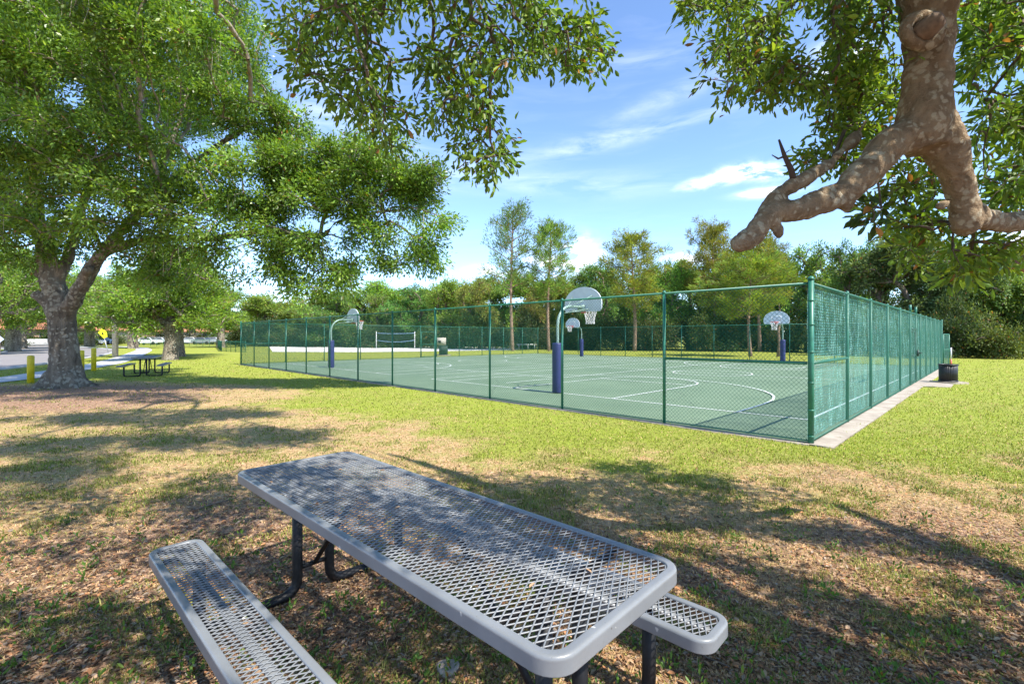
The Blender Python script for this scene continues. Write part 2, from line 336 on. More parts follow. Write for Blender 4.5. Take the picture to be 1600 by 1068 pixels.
def groundmat():
    m,nt,b=newmat('lawn_and_leaf_litter'); at=N(nt,'ShaderNodeAttribute',attribute_name='tint'); s=N(nt,'ShaderNodeSeparateColor'); nt.links.new(at.outputs['Color'],s.inputs[0])
    v=pos(nt); n1=noise(nt,3.2,8,v,.7); n2=noise(nt,22,7,v,.75); n3=noise(nt,90,5,v,.7); n0=noise(nt,.5,5,v,.6)
    g=ramp(nt,n2,[(.25,(.14,.165,.024)),(.5,(.26,.30,.04)),(.75,(.38,.40,.08))]); g=mixc(nt,ramp(nt,n0,[(.45,0.),(.7,.7)]),g,(.28,.27,.07)); g=mixc(nt,ramp(nt,n1,[(.5,0.),(.72,.65)]),g,(.34,.30,.10))
    d=ramp(nt,n2,[(.30,(.14,.08,.04)),(.46,(.40,.25,.125)),(.64,(.68,.46,.27))]); d=mixc(nt,ramp(nt,n1,[(.42,0.),(.62,.7)]),d,(.27,.27,.075))
    l=ramp(nt,n2,[(.34,(.07,.038,.024)),(.48,(.26,.155,.10)),(.62,(.50,.33,.22))]); l=mixc(nt,ramp(nt,n3,[(.55,0.),(.68,.7)]),l,(.42,.25,.15))
    def fz(ch,w): return ramp(nt,math_(nt,'ADD',ch,math_(nt,'MULTIPLY_ADD',n1,w,-w/2)),[(.3,0.),(.7,1.)])
    c=mixc(nt,fz(s.outputs[0],.9),d,g); c=mixc(nt,fz(s.outputs[1],.9),c,l)
    nt.links.new(c,b.inputs['Base Color']); b.inputs['Roughness'].default_value=.95; b.inputs['Specular IOR Level'].default_value=.1
    bump(nt,b,math_(nt,'ADD',n2,math_(nt,'MULTIPLY',n3,.5)),.8,.03); return m
tag(gm.obj('ground',groundmat(),smooth=True,color=True),kind='structure')
def sheet(name,pts,z,mat,kind='structure',thick=None):
    m=MB(); p=np.asarray(pts,float)[:,:2]
    if thick: m.prism(p,z-thick,z)
    else: m.ngon(np.concatenate([p,np.full((len(p),1),z)],1))
    return tag(m.obj(name,mat),kind=kind)
def ribbon(m,P,w,z,off=0.,closed=False):
    P=np.asarray(P,float)[:,:2]; T=np.zeros_like(P)
    if closed: T=np.roll(P,-1,0)-np.roll(P,1,0)
    else: T[1:-1]=P[2:]-P[:-2]; T[0]=P[1]-P[0]; T[-1]=P[-1]-P[-2]
    T=nrm(T); n=np.stack([-T[:,1],T[:,0]],1); a=P+n*(off-w/2); b=P+n*(off+w/2); q=len(P)
    v=np.concatenate([np.concatenate([a,np.full((q,1),z)],1),np.concatenate([b,np.full((q,1),z)],1)])
    k=np.arange(q if closed else q-1); k2=(k+1)%q
    m.add(v,np.stack([k,k2,k2+q,k+q],1)); return m
# court slab, markings, concrete edge
sheet('court',[cv(0.03,0.03),cv(0.03,LV),cv(LU,LV),cv(LU,.03)],.03,M['court'],thick=.12)
sheet('concrete_strip',[cv(-.30,-.10),cv(-.34,LV+.1),cv(-.0,LV+.1),cv(-.0,-.10)],.024,M['conc'],thick=.10)
sheet('concrete_edge',[cv(.0,-.13),cv(.0,.026),cv(LU+.1,.026),cv(LU+.1,-.13)],.020,M['conc'],thick=.10)
sheet('concrete_landing',[cv(-.95,12.1),cv(-.95,13.2),cv(-.29,13.9),cv(-.29,11.6)],.028,M['conc'],thick=.10)
mk=MB(); z=.034; lw=.055
def L_(*q,zz=z,w=lw): ribbon(mk,[cv(*a) for a in q],w,zz)
def arc(u,v,r,a0,a1,n=40,zz=z): ribbon(mk,[cv(u+r*math.cos(t),v+r*math.sin(t)) for t in np.linspace(a0,a1,n)],lw,zz)
for cu,hw in ((6.55,6.0),(21.3,6.0)):
    u0,u1=cu-hw,cu+hw; v0,v1=2.12,22.4; vm=(v0+v1)/2
    L_((u0,v0),(u0,v1)); L_((u1,v0),(u1,v1)); L_((u0,v0),(u1,v0),zz=z+.004); L_((u0,v1),(u1,v1),zz=z+.004); L_((u0,vm),(u1,vm),zz=z+.004)
    arc(cu,vm,1.55,0,2*math.pi,60,z+.008)
    for vb,sg in ((v0,1),(v1,-1)):
        kw=1.75; L_((cu-kw,vb),(cu-kw,vb+sg*4.5),zz=z+.008); L_((cu+kw,vb),(cu+kw,vb+sg*4.5),zz=z+.008); L_((cu-kw,vb+sg*4.5),(cu+kw,vb+sg*4.5),zz=z+.012)
        a=(0,math.pi) if sg>0 else (math.pi,2*math.pi); arc(cu,vb+sg*4.5,kw,*a,zz=z+.016)
        L_((cu-4.75,vb),(cu-4.75,vb+sg*1.6),zz=z+.012); L_((cu+4.75,vb),(cu+4.75,vb+sg*1.6),zz=z+.012); arc(cu,vb+sg*1.6,4.75,*a,zz=z+.020)
for du in (9.4,13.9,18.2): L_((du,2.9),(du,21.6),zz=z+.024)
for du in (9.4,18.2): L_((du,7.),(du+0.01,7.01),zz=z+.028)
L_((9.4,5.6),(18.2,5.6),zz=z+.028); L_((9.4,19.),(18.2,19.),zz=z+.028)
tag(mk.obj('court_markings',M['line']),kind='structure')
# road, pavement, sand
NE=np.array([(-21,4),(-23,15),(-24.1,21.8),(-26.2,26.3),(-30.6,34),(-38,45),(-49,58),(-66,72),(-95,92),(-140,120)],float)
def smoothline(P,n=8):
    t=np.arange(len(P)); tt=np.linspace(0,len(P)-1,(len(P)-1)*n+1); out=[]
    for s in tt:
        i=min(int(s),len(P)-2); f=s-i; p0=P[max(i-1,0)];p1=P[i];p2=P[i+1];p3=P[min(i+2,len(P)-1)]
        out.append(.5*((2*p1)+(-p0+p2)*f+(2*p0-5*p1+4*p2-p3)*f*f+(-p0+3*p1-3*p2+p3)*f**3))
    return np.array(out)
NEs=smoothline(NE)
r=MB(); ribbon(r,NEs,8.4,.012,off=4.2); tag(r.obj('road',M['road']),kind='structure')
r=MB()
for o_ in (-.08,8.48): ribbon(r,NEs,.16,.11,off=o_)
ribbon(r,NEs,.004,.06,off=0); ko=r.obj('kerb',M['walk']); tag(ko,kind='structure'); sm=ko.modifiers.new('thick','SOLIDIFY'); sm.thickness=.14; sm.offset=-1
SW=smoothline(np.array([(-17.2,10),(-18,14),(-18.4,17),(-19.6,19.8),(-22.2,24.8),(-24.9,29.6),(-33,41.5),(-46.5,60),(-60,74),(-85,90)],float))
r=MB(); ribbon(r,SW,1.5,.02); tag(r.obj('sidewalk',M['walk']),kind='structure')
r=MB(); ribbon(r,SW,1.4,.02,off=22); r.obj('far_sidewalk',M['walk'])['kind']='structure'
sd=[gp(426,549.5),gp(560,550.0),gp(690,548.5),gp(800,546.5),gp(834,545),gp(835,543.3),gp(700,541.6),gp(420,540.8)]
sheet('sand',sd,.015,M['sand'])
# ---------------------------------------------------------------- fences
def clipseg(poly,p,d):
    """clip infinite lines p+t d (N,2) to a convex ccw polygon"""
    t0=np.full(len(p),-1e9); t1=np.full(len(p),1e9); n=len(poly); ok=np.ones(len(p),bool)
    for i in range(n):
        a=poly[i]; b=poly[(i+1)%n]; e=b-a; nx,ny=e[1],-e[0]           # outward normal
        den=d[:,0]*nx+d[:,1]*ny; num=(a[0]-p[:,0])*nx+(a[1]-p[:,1])*ny
        with np.errstate(divide='ignore',invalid='ignore'): t=num/den
        t1=np.where(den>1e-9,np.minimum(t1,t),t1); t0=np.where(den<-1e-9,np.maximum(t0,t),t0); ok&=~((np.abs(den)<=1e-9)&(num<0))
    ok&=t1-t0>.004; return p[ok]+d[ok]*t0[ok][:,None],p[ok]+d[ok]*t1[ok][:,None]
def lattice(poly,Sx,Ly):
    poly=np.asarray(poly,float); out=[]
    for sg in (1,-1):
        lo=min((q[0]/Sx+sg*q[1]/Ly) for q in poly); hi=max((q[0]/Sx+sg*q[1]/Ly) for q in poly)
        k=np.arange(math.ceil(lo),math.floor(hi)+1).astype(float); p=np.stack([k*Sx,np.zeros_like(k)],1); d=np.array([Sx,-sg*Ly]); d=d/np.linalg.norm(d)
        out.append(clipseg(poly,p,np.repeat(d[None],len(k),0)))
    return out
def chain(length,z0,z1,sp=.066,rad=.0022,y=0.):
    m=MB(); poly=[(0,z0),(length,z0),(length,z1),(0,z1)]
    for i,(a,b) in enumerate(lattice(poly,sp,sp)):
        yo=y+(-rad if i else rad); m.segs(np.stack([a[:,0],np.full(len(a),yo),a[:,1]],1),np.stack([b[:,0],np.full(len(b),yo),b[:,1]],1),rad,n=3)
    return m
def post(m,x,h,r,cap=True,y=0):
    m.tube([(x,y,-.1),(x,y,h)],r,12)
    if cap: m.tube([(x,y,h),(x,y,h+.02),(x,y,h+.045),(x,y,h+.055)],[r*1.15,r*1.15,r*.8,r*.2],12)
def fence(name,label,P,Q,posts,h,rad=.0023,sp=.066,r_post=.027,corner=(0,),braces=(),extra=None,base=.0,wmat=None,railr=.019,group=None):
    P=np.array(P);Q=np.array(Q); L=np.linalg.norm(Q[:2]-P[:2]); a=math.atan2(Q[1]-P[1],Q[0]-P[0])
    o=empty(name,(P[0],P[1],base),a,label,'fence',group)
    for i,t in enumerate(posts):
        m=MB(); big=i in corner; post(m,t,h+(.03 if big else -.02),.040 if big else r_post); m.obj('post',M['green'],o,True)
    m=MB(); m.tube([(0,0,h-.02),(L,0,h-.02)],railr,10); m.obj('top_rail',M['green'],o,True)
    m=MB(); m.tube([(0,.0,.055),(L,.0,.055)],.012,6); m.obj('bottom_rail',M['green'],o,True)
    for (a0,a1) in braces:
        m=MB(); m.tube([(a0,0,h*.5),(a1,0,h*.5)],.024,8); m.obj('brace_rail',M['green'],o,True)
    chain(L,.04,h-.02,sp,rad,y=-.036).obj('chain_link_mesh',wmat or M['wire'],o)
    return o,L
near_posts=[i*2.332 for i in range(13)]
near_posts[1]=2.30
fence('chain_link_fence','tall green chain link fence along the lawn side of the court, nearest the picnic table',cv(0,0),cv(LU,0),near_posts[1:12],FH,braces=((0.05,2.30),(near_posts[11],LU)),corner=(),wmat=M['wire'])
rp=[0,2.45,4.80,7.12,9.42,11.75,13.3,14.7,16.8,18.7,20.8,22.8,24.85]
fr,Lr=fence('chain_link_fence','tall green fence hung with wrinkled netting, running away on the right of the court',cv(0,0),cv(0,LV),rp,FH,braces=((.05,2.45),),corner=(0,12),rad=.0014,sp=.075)
# corner tension bar and bands at the near corner
m=MB(); m.box((.0,-.02,.05),(.012,.02,FH-.05)); 
def band(m,z): m.tube([(0,0,z-.012),(0,0,z+.012)],.045,12)
for zz in (.12,.5,.9,1.35,1.75,2.1): band(m,zz)
m.obj('tension_band',M['green'],fr)
# netting on the outer side (local +y is... u axis negative side)
nx_,nz_=560,26; gx=np.linspace(.10,LV-.05,nx_); gz=np.linspace(.05,FH-.06,nz_); GXX,GZZ=np.meshgrid(gx,gz,indexing='ij')
wr=(fbm(GXX*3.2,GZZ*.5,41,4)-.5)*.10+(fbm(GXX*9+GZZ*1.1,GZZ*.8,44,3)-.5)*.045+(fbm(GXX*7-GZZ*1.6,GZZ*.7,48,3)-.5)*.035
for t in rp: wr*=1-.8*np.exp(-((GXX-t)/.10)**2)[...]
side=-1 if (cv(-1,0)-cv(0,0))[:2]@np.array([-math.sin(A),math.cos(A)])<0 else 1
yy=.072*(-1)+0*wr
yl=-side*0
sc=MB(); ys=(-1)*(.0)+wr
# local y axis of this fence = U direction, outside is -y when U points into the court
ysgn=-1
P_=np.stack([GXX,np.full_like(GXX,0.058)+np.abs(wr)*.8,GZZ],-1).reshape(-1,3)
i,j=np.meshgrid(np.arange(nx_-1),np.arange(nz_-1),indexing='ij'); k=(i*nz_+j).ravel()
sc.add(P_,np.stack([k,k+nz_,k+nz_+1,k+1],1)); so_=sc.obj('netting',M['screen'],fr,True)
# gate in the right fence
gt=MB(); 
for xx in (11.85,13.2): gt.tube([(xx,-.0,.08),(xx,-.0,1.75)],.024,8)
for zz in (.1,.95,1.74): gt.tube([(11.85,0,zz),(13.2,0,zz)],.022,8)
gt.tube([(11.75,0,1.82),(13.3,0,1.82)],.03,8)
go=gt.obj('gate',M['dark_green'],fr,True); m=MB(); m.box((13.12,-.09,.92),(13.36,-.04,1.12)); m.box((13.2,-.16,1.0),(13.25,-.09,1.04)); m.obj('latch',M['dark_green'],go)
for xx in (11.75,13.3): m=MB(); m.tube([(xx,0,FH-.05),(xx,0,FH+.22)],.034,10); m.obj('gate_post_top',M['green'],fr,True)
# open gate leaf at the far right end
a=cv(-.05,LV+.1); b=cv(-.22,LV+1.35)
o=empty('open_gate',a,math.atan2(b[1]-a[1],b[0]-a[0]),'narrow green gate leaf standing open at the far right end of the court fence','gate')
m=MB()
for xx in (0.03,1.2): m.tube([(xx,0,.06),(xx,0,1.7)],.026,8)
for zz in (.08,.9,1.7): m.tube([(.03,0,zz),(1.2,0,zz)],.024,8)
m.obj('frame',M['green'],o,True); m=chain(1.2,.08,1.7,.066,.004); m.obj('chain_link_mesh',M['wire'],o)
lp=[.0,2.4,4.75,7.2,9.6,11.97,13.4,15.6,18.0,20.45,22.8]
fl,_=fence('chain_link_fence','green chain link fence closing the far left end of the court',cv(LU,0),cv(LU,LV),lp,FH,rad=.0028,braces=((0,2.4),),corner=(0,))
m=MB()
for xx in (12.05,13.3): m.tube([(xx,0,.08),(xx,0,1.95)],.024,8)
for zz in (.1,1.0,1.94): m.tube([(12.05,0,zz),(13.3,0,zz)],.022,8)
m.obj('gate',M['green'],fl,True)
fp=[0.0]+[2.33*i for i in range(1,12)]+[LU]
fence('chain_link_fence','green chain link fence along the far side of the court before the woods',cv(0,LV),cv(LU,LV),fp[1:],FH,rad=.0030,corner=(11,))
# ---------------------------------------------------------------- hoops
def hoop(u,v,rz,label):
    o=empty('basketball_hoop',cv(u,v,.03),rz,label,'hoop','basketball hoops on the court')
    m=MB(); P=[(0,0,0),(0,0,1.0),(0,0,1.85)]
    for t in np.linspace(.15,1,8): a=t*math.pi/2; P.append((.55*(1-math.cos(a)),0,1.85+.55*math.sin(a)))
    P.append((1.05,0,2.40)); m.tube(P,[.038]*len(P),12); m.obj('pole',M['galv'],o,True)
    m=MB()
    for y in (-.36,.36): m.tube([(.42,0,2.33),(1.10,y,2.72)],.013,6); m.tube([(.30,0,2.2),(1.10,y*.6,2.34)],.013,6)
    m.box((1.02,-.10,2.30),(1.115,.10,2.46)); m.obj('brace',M['galv'],o)
    m=MB(); th=np.arange(20)*2*math.pi/20; rr=.135/np.maximum(np.abs(np.cos(th)),np.abs(np.sin(th)))**.45
    ring=np.stack([rr*np.cos(th),rr*np.sin(th)],1)
    def lay(s,z): return np.concatenate([ring*s,np.full((20,1),z)],1)
    vs=[lay(.93,.02),lay(1,.05),lay(1,.5),lay(1.015,.9),lay(1,1.33),lay(.93,1.37),lay(.5,1.375)]; q=[]
    for i in range(6):
        for k in range(20): q.append([i*20+k,i*20+(k+1)%20,(i+1)*20+(k+1)%20,(i+1)*20+k])
    m.add(np.concatenate(vs),q); m.obj('pole_pad',M['pad'],o,True)
    # fan backboard
    def fan(s=1.0,n=22):
        p=[(-.60*s,2.27+(1-s)*.3),(.60*s,2.27+(1-s)*.3),(.66*s,2.34+(1-s)*.25)]
        for t in np.linspace(-.04,math.pi+.04,n): p.append((.665*math.cos(t)*s,2.50+.49*math.sin(t)*s))
        p.append((-.66*s,2.34+(1-s)*.25)); return np.array(p)
    p=fan(); m=MB(); n=len(p)
    fr_=np.stack([np.full(n,1.155),p[:,0],p[:,1]],1); bk=fr_.copy(); bk[:,0]=1.12
    m.ngon(fr_); m.ngon(bk[::-1]); k=np.arange(n); m.add(np.concatenate([bk,fr_]),np.stack([k,(k+1)%n,(k+1)%n+n,k+n],1))
    bo=m.obj('backboard',M['board'],o)
    m=MB(); p2=fan(.93); a=np.stack([np.full(n,1.159),p[:,0]*.995,p[:,1]],1); b=np.stack([np.full(n,1.159),p2[:,0],p2[:,1]],1)
    m.add(np.concatenate([a,b]),np.stack([k,(k+1)%n,(k+1)%n+n,k+n],1))
    for (y0,y1,z0,z1) in ((-.25,.25,2.70,2.73),(-.25,.25,2.36,2.39),(-.25,-.22,2.39,2.70),(.22,.25,2.39,2.70)): m.box((1.156,y0,z0),(1.160,y1,z1))
    m.obj('painted_border',M['boardline'],bo)
    m=MB(); cx,rz_=1.50,2.36; T=np.linspace(0,2*math.pi,29)
    m.tube([(cx+.215*math.cos(t),.215*math.sin(t),rz_) for t in T],.012,6,False); m.box((1.16,-.09,rz_-.13),(1.185,.09,rz_+.03)); m.tube([(1.18,-.05,rz_-.02),(1.30,-.08,rz_-.002)],.01,6); m.tube([(1.18,.05,rz_-.02),(1.30,.08,rz_-.002)],.01,6)
    m.obj('rim',M['rim'],o,True)
    m=MB(); K=12; lev=[(.213,0),(.185,-.09),(.155,-.18),(.135,-.27),(.125,-.36),(.13,-.44)]; P0=[];P1=[]
    for i in range(5):
        for k in range(K):
            for d in (-.5,.5):
                a=2*math.pi*(k+(.5*i))/K; b=a+2*math.pi*d/K
                P0.append((cx+lev[i][0]*math.cos(a),lev[i][0]*math.sin(a),rz_+lev[i][1])); P1.append((cx+lev[i+1][0]*math.cos(b),lev[i+1][0]*math.sin(b),rz_+lev[i+1][1]))
    m.segs(P0,P1,.0055,n=4); m.obj('net',M['net'],o)
    return o
hoop(6.54,2.09,A,'basketball hoop closest to the picnic table, behind the second fence post')
hoop(21.27,2.24,A,'basketball hoop on the left with a blue pad, its board seen from the side')
hoop(20.9,22.2,A+math.pi,'small far basketball hoop seen just below the nearest backboard')
hoop(6.7,22.5,A+math.pi,'far basketball hoop near the fence corner with its white board facing the camera')
# ---------------------------------------------------------------- picnic tables
def rrect(Lx,Ly,r,n=7,inset=0):
    a=Lx/2-inset; b=Ly/2-inset; r=max(r-inset,.01); p=[]
    for cx,cy,s in ((a-r,b-r,0),(-a+r,b-r,1),(-a+r,-b+r,2),(a-r,-b+r,3)):
        for t in np.linspace(0,math.pi/2,n): th=t+s*math.pi/2; p.append((cx+r*math.cos(th),cy+r*math.sin(th)))
    return np.array(p)
def slab(parent,name,Lx,Ly,r,z,cy=0.,S_=.0275,L2=.054,detail=True):
    m=MB(); prof=[(0,-.052),(0,-.050),(0,-.013),(0,-.010),(.0015,-.005),(.005,-.0015),(.010,0),(.013,0),(.029,0),(.031,-.0005),(.034,-.004),(.034,-.012),(.007,-.014),(.007,-.052)]
    rings=[np.concatenate([rrect(Lx,Ly,r,8,o)+(0,cy),np.full((32,1),z+h)],1) for o,h in prof]; n=32; q=[]; k=np.arange(n)
    for i in range(len(rings)):
        j=(i+1)%len(rings); q.append(np.stack([i*n+k,i*n+(k+1)%n,j*n+(k+1)%n,j*n+k],1))
    m.add(np.concatenate(rings),np.concatenate(q)); o=m.obj(name,M['table'],parent,True)
    m=MB(); poly=rrect(Lx,Ly,r,8,.026)
    for i,(a,b) in enumerate(lattice(poly,S_,L2)):
        zz=z-.0075-(.0012 if i else 0); zc=lambda q_: np.concatenate([q_+(0,cy),np.full((len(q_),1),zz)],1)
        m.beams(zc(a),zc(b),.0049 if detail else .007,.004)
    m.obj('expanded_metal',M['table'],o)
    m=MB(); bars=[(-Lx/2+.03,Lx/2-.03,cy-.02,cy+.02)]
    for b_ in bars: m.box((b_[0],b_[2],z-.020),(b_[1],b_[3],z-.013))
    m.obj('support_bar',M['table'],o)
    return o
def bez(P,n=5,r=.1):
    """polyline with rounded corners"""
    P=[np.array(p,float) for p in P]; out=[P[0]]
    for i in range(1,len(P)-1):
        a=P[i]+nrm(P[i-1]-P[i])*r; b=P[i]+nrm(P[i+1]-P[i])*r
        for t in np.linspace(0,1,n): out.append((1-t)**2*a+2*t*(1-t)*P[i]+t*t*b)
    return out+[P[-1]]
def picnic(loc,rz,label,Lx=2.47,Ly=.74,detail=True):
    o=empty('picnic_table',loc,rz,label,'picnic table')
    slab(o,'tabletop',Lx,Ly,.085,.76,detail=detail)
    for cyb in (.685,-.575): slab(o,'bench',2.44,.245,.07,.45,cy=cyb,detail=detail).location.x=-.07
    for sx in (1,-1):
        for sy in (1,-1):
            x=sx*.97; by_=.61*sy; m=MB()
            m.tube(bez([(x,sy*.10,.735),(x,sy*.10,.02),(x,by_,.006),(x,by_,.425)],6,.10),.03,10)
            m.obj('leg',M['black'],o,True)
        m=MB(); m.tube([(x,-.33,.728),(x,.33,.728)],.016,6); m.obj('crossbar',M['black'],o,True); m=MB(); m.tube([(x,-.1,.17),(x,.1,.17)],.014,6); m.obj('crossbar',M['black'],o,True)
        for sy in (1,-1): m=MB(); by_=.685 if sy>0 else -.575; m.box((x-.02,by_-.11,.425),(x+.02,by_+.11,.436)); m.obj('bench_bracket',M['black'],o)
        m=MB(); m.tube([(sx*.42,.0,.735),(sx*.95,0,.18)],.014,8); m.obj('brace',M['black'],o,True)
    return o
TA=.81
picnic((-.53,2.287,0),TA+math.pi/2,'large grey perforated metal picnic table with two benches in the foreground')
p=gp(231,585.0); picnic((p[0],p[1],0),math.radians(119),'small looking distant picnic table on mulch right of the thick oak trunk',detail=False)
# footing, twigs
m=MB(); q=gp(700,1048); n=24; th=np.arange(n)*2*math.pi/n; w=.052*(1+.1*np.sin(3*th))
m.add(np.concatenate([np.stack([w*np.cos(th),w*np.sin(th),th*0-.03],1),np.stack([w*np.cos(th),w*np.sin(th),th*0+.022],1),np.stack([w*.8*np.cos(th),w*.8*np.sin(th),th*0+.03],1),np.stack([w*.3*np.cos(th),w*.3*np.sin(th),th*0+.02],1)]),
  np.concatenate([np.stack([i*n+np.arange(n),i*n+(np.arange(n)+1)%n,(i+1)*n+(np.arange(n)+1)%n,(i+1)*n+np.arange(n)],1) for i in range(3)]))
m.ngon(np.stack([w*.3*np.cos(th),w*.3*np.sin(th),th*0+.0205],1))
o=m.obj('ground_cap',M['conc']); o.location=(q[0],q[1],float(hgt(q[0:1],q[1:2])[0])); tag(o,'round grey concrete cap in the litter below the near table edge','cap')
for (x0,y0,x1,y1,r_,lb) in ((300,800,375,778,.010,'pale dry stick on the bare patch between the table and the left bench'),(1530,915,1580,900,.006,'thin pale stick on dry grass near the right edge of the picture'),(1035,1000,1145,1050,.007,'dark crooked stick lying beside the small bench end'),(640,905,760,1000,.009,'long pale twig under the middle of the near table edge'),(20,985,45,940,.006,'short stick in the leaf litter at the lower left'),(1385,985,1480,1068,.007,'long dark stick in the dry grass at the lower right')):
    a=gp(x0,y0); b=gp(x1,y1); m=MB(); P=[]
    for t in np.linspace(0,1,7): c=a*(1-t)+b*t+np.array([*(R.random(2)-.5)*.03,0]); c[2]=float(hgt(c[0:1],c[1:2])[0])+.012+r_; P.append(c-a)
    m.tube(P,np.linspace(r_,r_*.4,7),6); k=3; m.tube([P[k],P[k]+np.array([.05,.04,.01])],[r_*.5,r_*.2],5); o=m.obj('fallen_twig',M['twig'],None,True); o.location=a; tag(o,lb,'twig')
# ---------------------------------------------------------------- tree machinery
def grow(root,T,wt=.25):
    T=np.asarray(T); order=np.argsort(np.linalg.norm(T-root[-1],axis=1)); nodes=[r for r in root]; par=[-1]+list(range(len(root)-1)); pl=[0.]*len(root)
    NN=np.zeros((len(T)+len(root),3)); NN[:len(root)]=root; PL=np.zeros(len(NN)); cnt=len(root)
    for i in order:
        t=T[i]; d=np.linalg.norm(NN[:cnt]-t,axis=1); j=int(np.argmin(d+wt*PL[:cnt])); NN[cnt]=t; PL[cnt]=PL[j]+d[j]; par.append(j); cnt+=1
    par=np.array(par); w=np.ones(cnt)
    for i in range(cnt-1,0,-1): w[par[i]]+=w[i]
    return NN[:cnt],par,w
def branches(m,NN,par,w,r0,e=.45,rmax=1,n=4,start=1,jit=.08,skip=None):
    i=np.arange(start,len(NN)); 
    if skip is not None: i=i[skip[i]]
    P0=NN[par[i]]; P1=NN[i]; L=np.linalg.norm(P1-P0,axis=1); mid=(P0+P1)/2+(R.random(P0.shape)-.5)*jit*L[:,None]*2; mid[:,2]+=.06*L
    ra=np.minimum(r0*w[i]**e,rmax); m.segs(P0,mid,ra*1.08,ra,n=n); m.segs(mid,P1,ra,ra*.85,n=n)
def inblobs(B,n):
    """random points in a union of ellipsoids (c,r[,squash]), biased outward"""
    B=[(np.array(b[0]),b[1],b[2] if len(b)>2 else .75) for b in B]; vol=np.array([b[1]**2.4 for b in B]); k=R.choice(len(B),n,p=vol/vol.sum())
    d=nrm(R.normal(size=(n,3))); r=R.random(n)**.42; c=np.array([b[0] for b in B])[k]; rr=np.array([b[1] for b in B])[k]; sq=np.array([b[2] for b in B])[k]
    P=d*(r*rr)[:,None]; P[:,2]*=sq; return c+P
def clumped(B,n,k,rad,sq=.5):
    c=inblobs(B,n); o=R.normal(size=(n*k,3))*rad*(.6+.8*np.repeat(R.random(n),k))[:,None]; o[:,2]*=sq; return np.repeat(c,k,0)+o
def leaves(m,P,D,L,W_,col,shape='quad',up=.5):
    n=len(P); D=nrm(D); nn=R.normal(size=(n,3)); nn[:,2]+=up*2; nn=nn-D*np.sum(nn*D,1)[:,None]; nn=nrm(nn); s=np.cross(D,nn)
    L=np.broadcast_to(L,(n,))[:,None]; W_=np.broadcast_to(W_,(n,))[:,None]
    if shape=='quad':
        v=np.stack([P,P+D*L*.5+s*W_*.5+nn*W_*.1,P+D*L,P+D*L*.5-s*W_*.5+nn*W_*.1],1); k=4
        q=(np.array([[0,1,2,3]])[None]+(np.arange(n)*k)[:,None,None]).reshape(-1,4)
    else:
        f=.18
        v=np.stack([P,P+D*L*.32+s*W_*.38+nn*W_*f,P+D*L*.68+s*W_*.46+nn*W_*f-nn*L*.03,P+D*L-nn*L*.10,P+D*L*.68-s*W_*.46+nn*W_*f-nn*L*.03,P+D*L*.32-s*W_*.38+nn*W_*f],1); k=6
        q=(np.array([[0,1,2,3],[3,4,5,0]])[None]+(np.arange(n)*k)[:,None,None]).reshape(-1,4)
    m.add(v.reshape(-1,3),q,c=np.repeat(col,k,0))
def leafcol(n,base,var=.3,yel=.25,brown=.02,clump=None):
    b=np.array(base)[None]*(1+(R.random((n,1))-.5)*2*var)
    y=(R.random((n,1))<yel)*R.random((n,1)); b=b*(1+y*np.array([[.9,.45,.2]]))
    br=R.random(n)<brown; b[br]=np.array([.26,.12,.04])*(.6+.8*R.random((br.sum(),1)))
    if clump is not None: b=b*clump[:,None]
    return b
def foliage(m,C,D,per,spread,L,W_,base,shape='quad',var=.3,yel=.25,brown=.02,out=.8,down=.15,cv_=.3):
    n=len(C)*per; idx=np.repeat(np.arange(len(C)),per); cl=1+(R.random(len(C))-.5)*2*cv_
    off=R.normal(size=(n,3))*spread; P=C[idx]+off; d=D[idx]*out+nrm(off)*.8+R.normal(size=(n,3))*.5; d[:,2]-=down
    leaves(m,P,d,L*(.7+.6*R.random(n)),W_*(.7+.6*R.random(n)),leafcol(n,base,var,yel,brown,cl[idx]),shape)
# ---------------------------------------------------------------- foreground oak (limb overhead)
OAK1=empty('oak_tree',(5.6,-1.9,0),0,'oak whose forked mottled limb and leafy sprays hang into the top of the picture','tree'); O1=np.array([5.6,-1.9,0])
def px_path(L,d=None):
    r=[]
    for i,a in enumerate(L):
        p=L[max(i-1,0)]; q=L[min(i+1,len(L)-1)]; dx,dy=q[0]-p[0],q[1]-p[1]; wv=abs(dy)/math.hypot(dx,dy); r.append((.87 if a[2]<4 else 1)*a[3]*a[2]/F/2*(math.cos(math.atan((a[0]-800)/F))*wv+(1-wv)*.96))
    return [pp(a[0],a[1],a[2]) for a in L],r
lm=MB()
def limb(L,n=20,m=lm):
    P,r=px_path(L); P=smoothline(np.array(P),5); r=np.interp(np.linspace(0,len(L)-1,len(P)),np.arange(len(L)),r); m.tube(P-O1,r,n); return P,r
main=[(1452,-190,2.45,135),(1450,-80,2.5,125),(1448,0,2.55,118),(1450,70,2.6,104),(1447,140,2.6,98),(1443,200,2.6,104),(1448,235,2.6,84)]
limb(main)
limb([(1440,160,2.6,70),(1425,205,2.6,72),(1385,228,2.58,64),(1345,275,2.52,56),(1318,300,2.50,55),(1280,315,2.46,42),(1235,328,2.42,40),(1200,335,2.38,42),(1175,368,2.34,42),(1150,385,2.32,26),(1146,387,2.32,14)])
limb([(1448,170,2.6,70),(1468,215,2.62,84),(1490,265,2.66,66),(1503,305,2.7,62),(1508,345,2.74,60),(1500,362,2.75,40)])
limb([(1505,330,2.74,46),(1535,342,2.78,40),(1575,345,2.84,36),(1640,342,2.95,36),(1760,330,3.1,34)])
limb([(1195,352,2.38,34),(1200,325,2.40,34),(1222,302,2.44,31),(1262,276,2.52,28),(1300,252,2.62,24),(1335,215,2.8,17),(1352,190,2.95,11)])
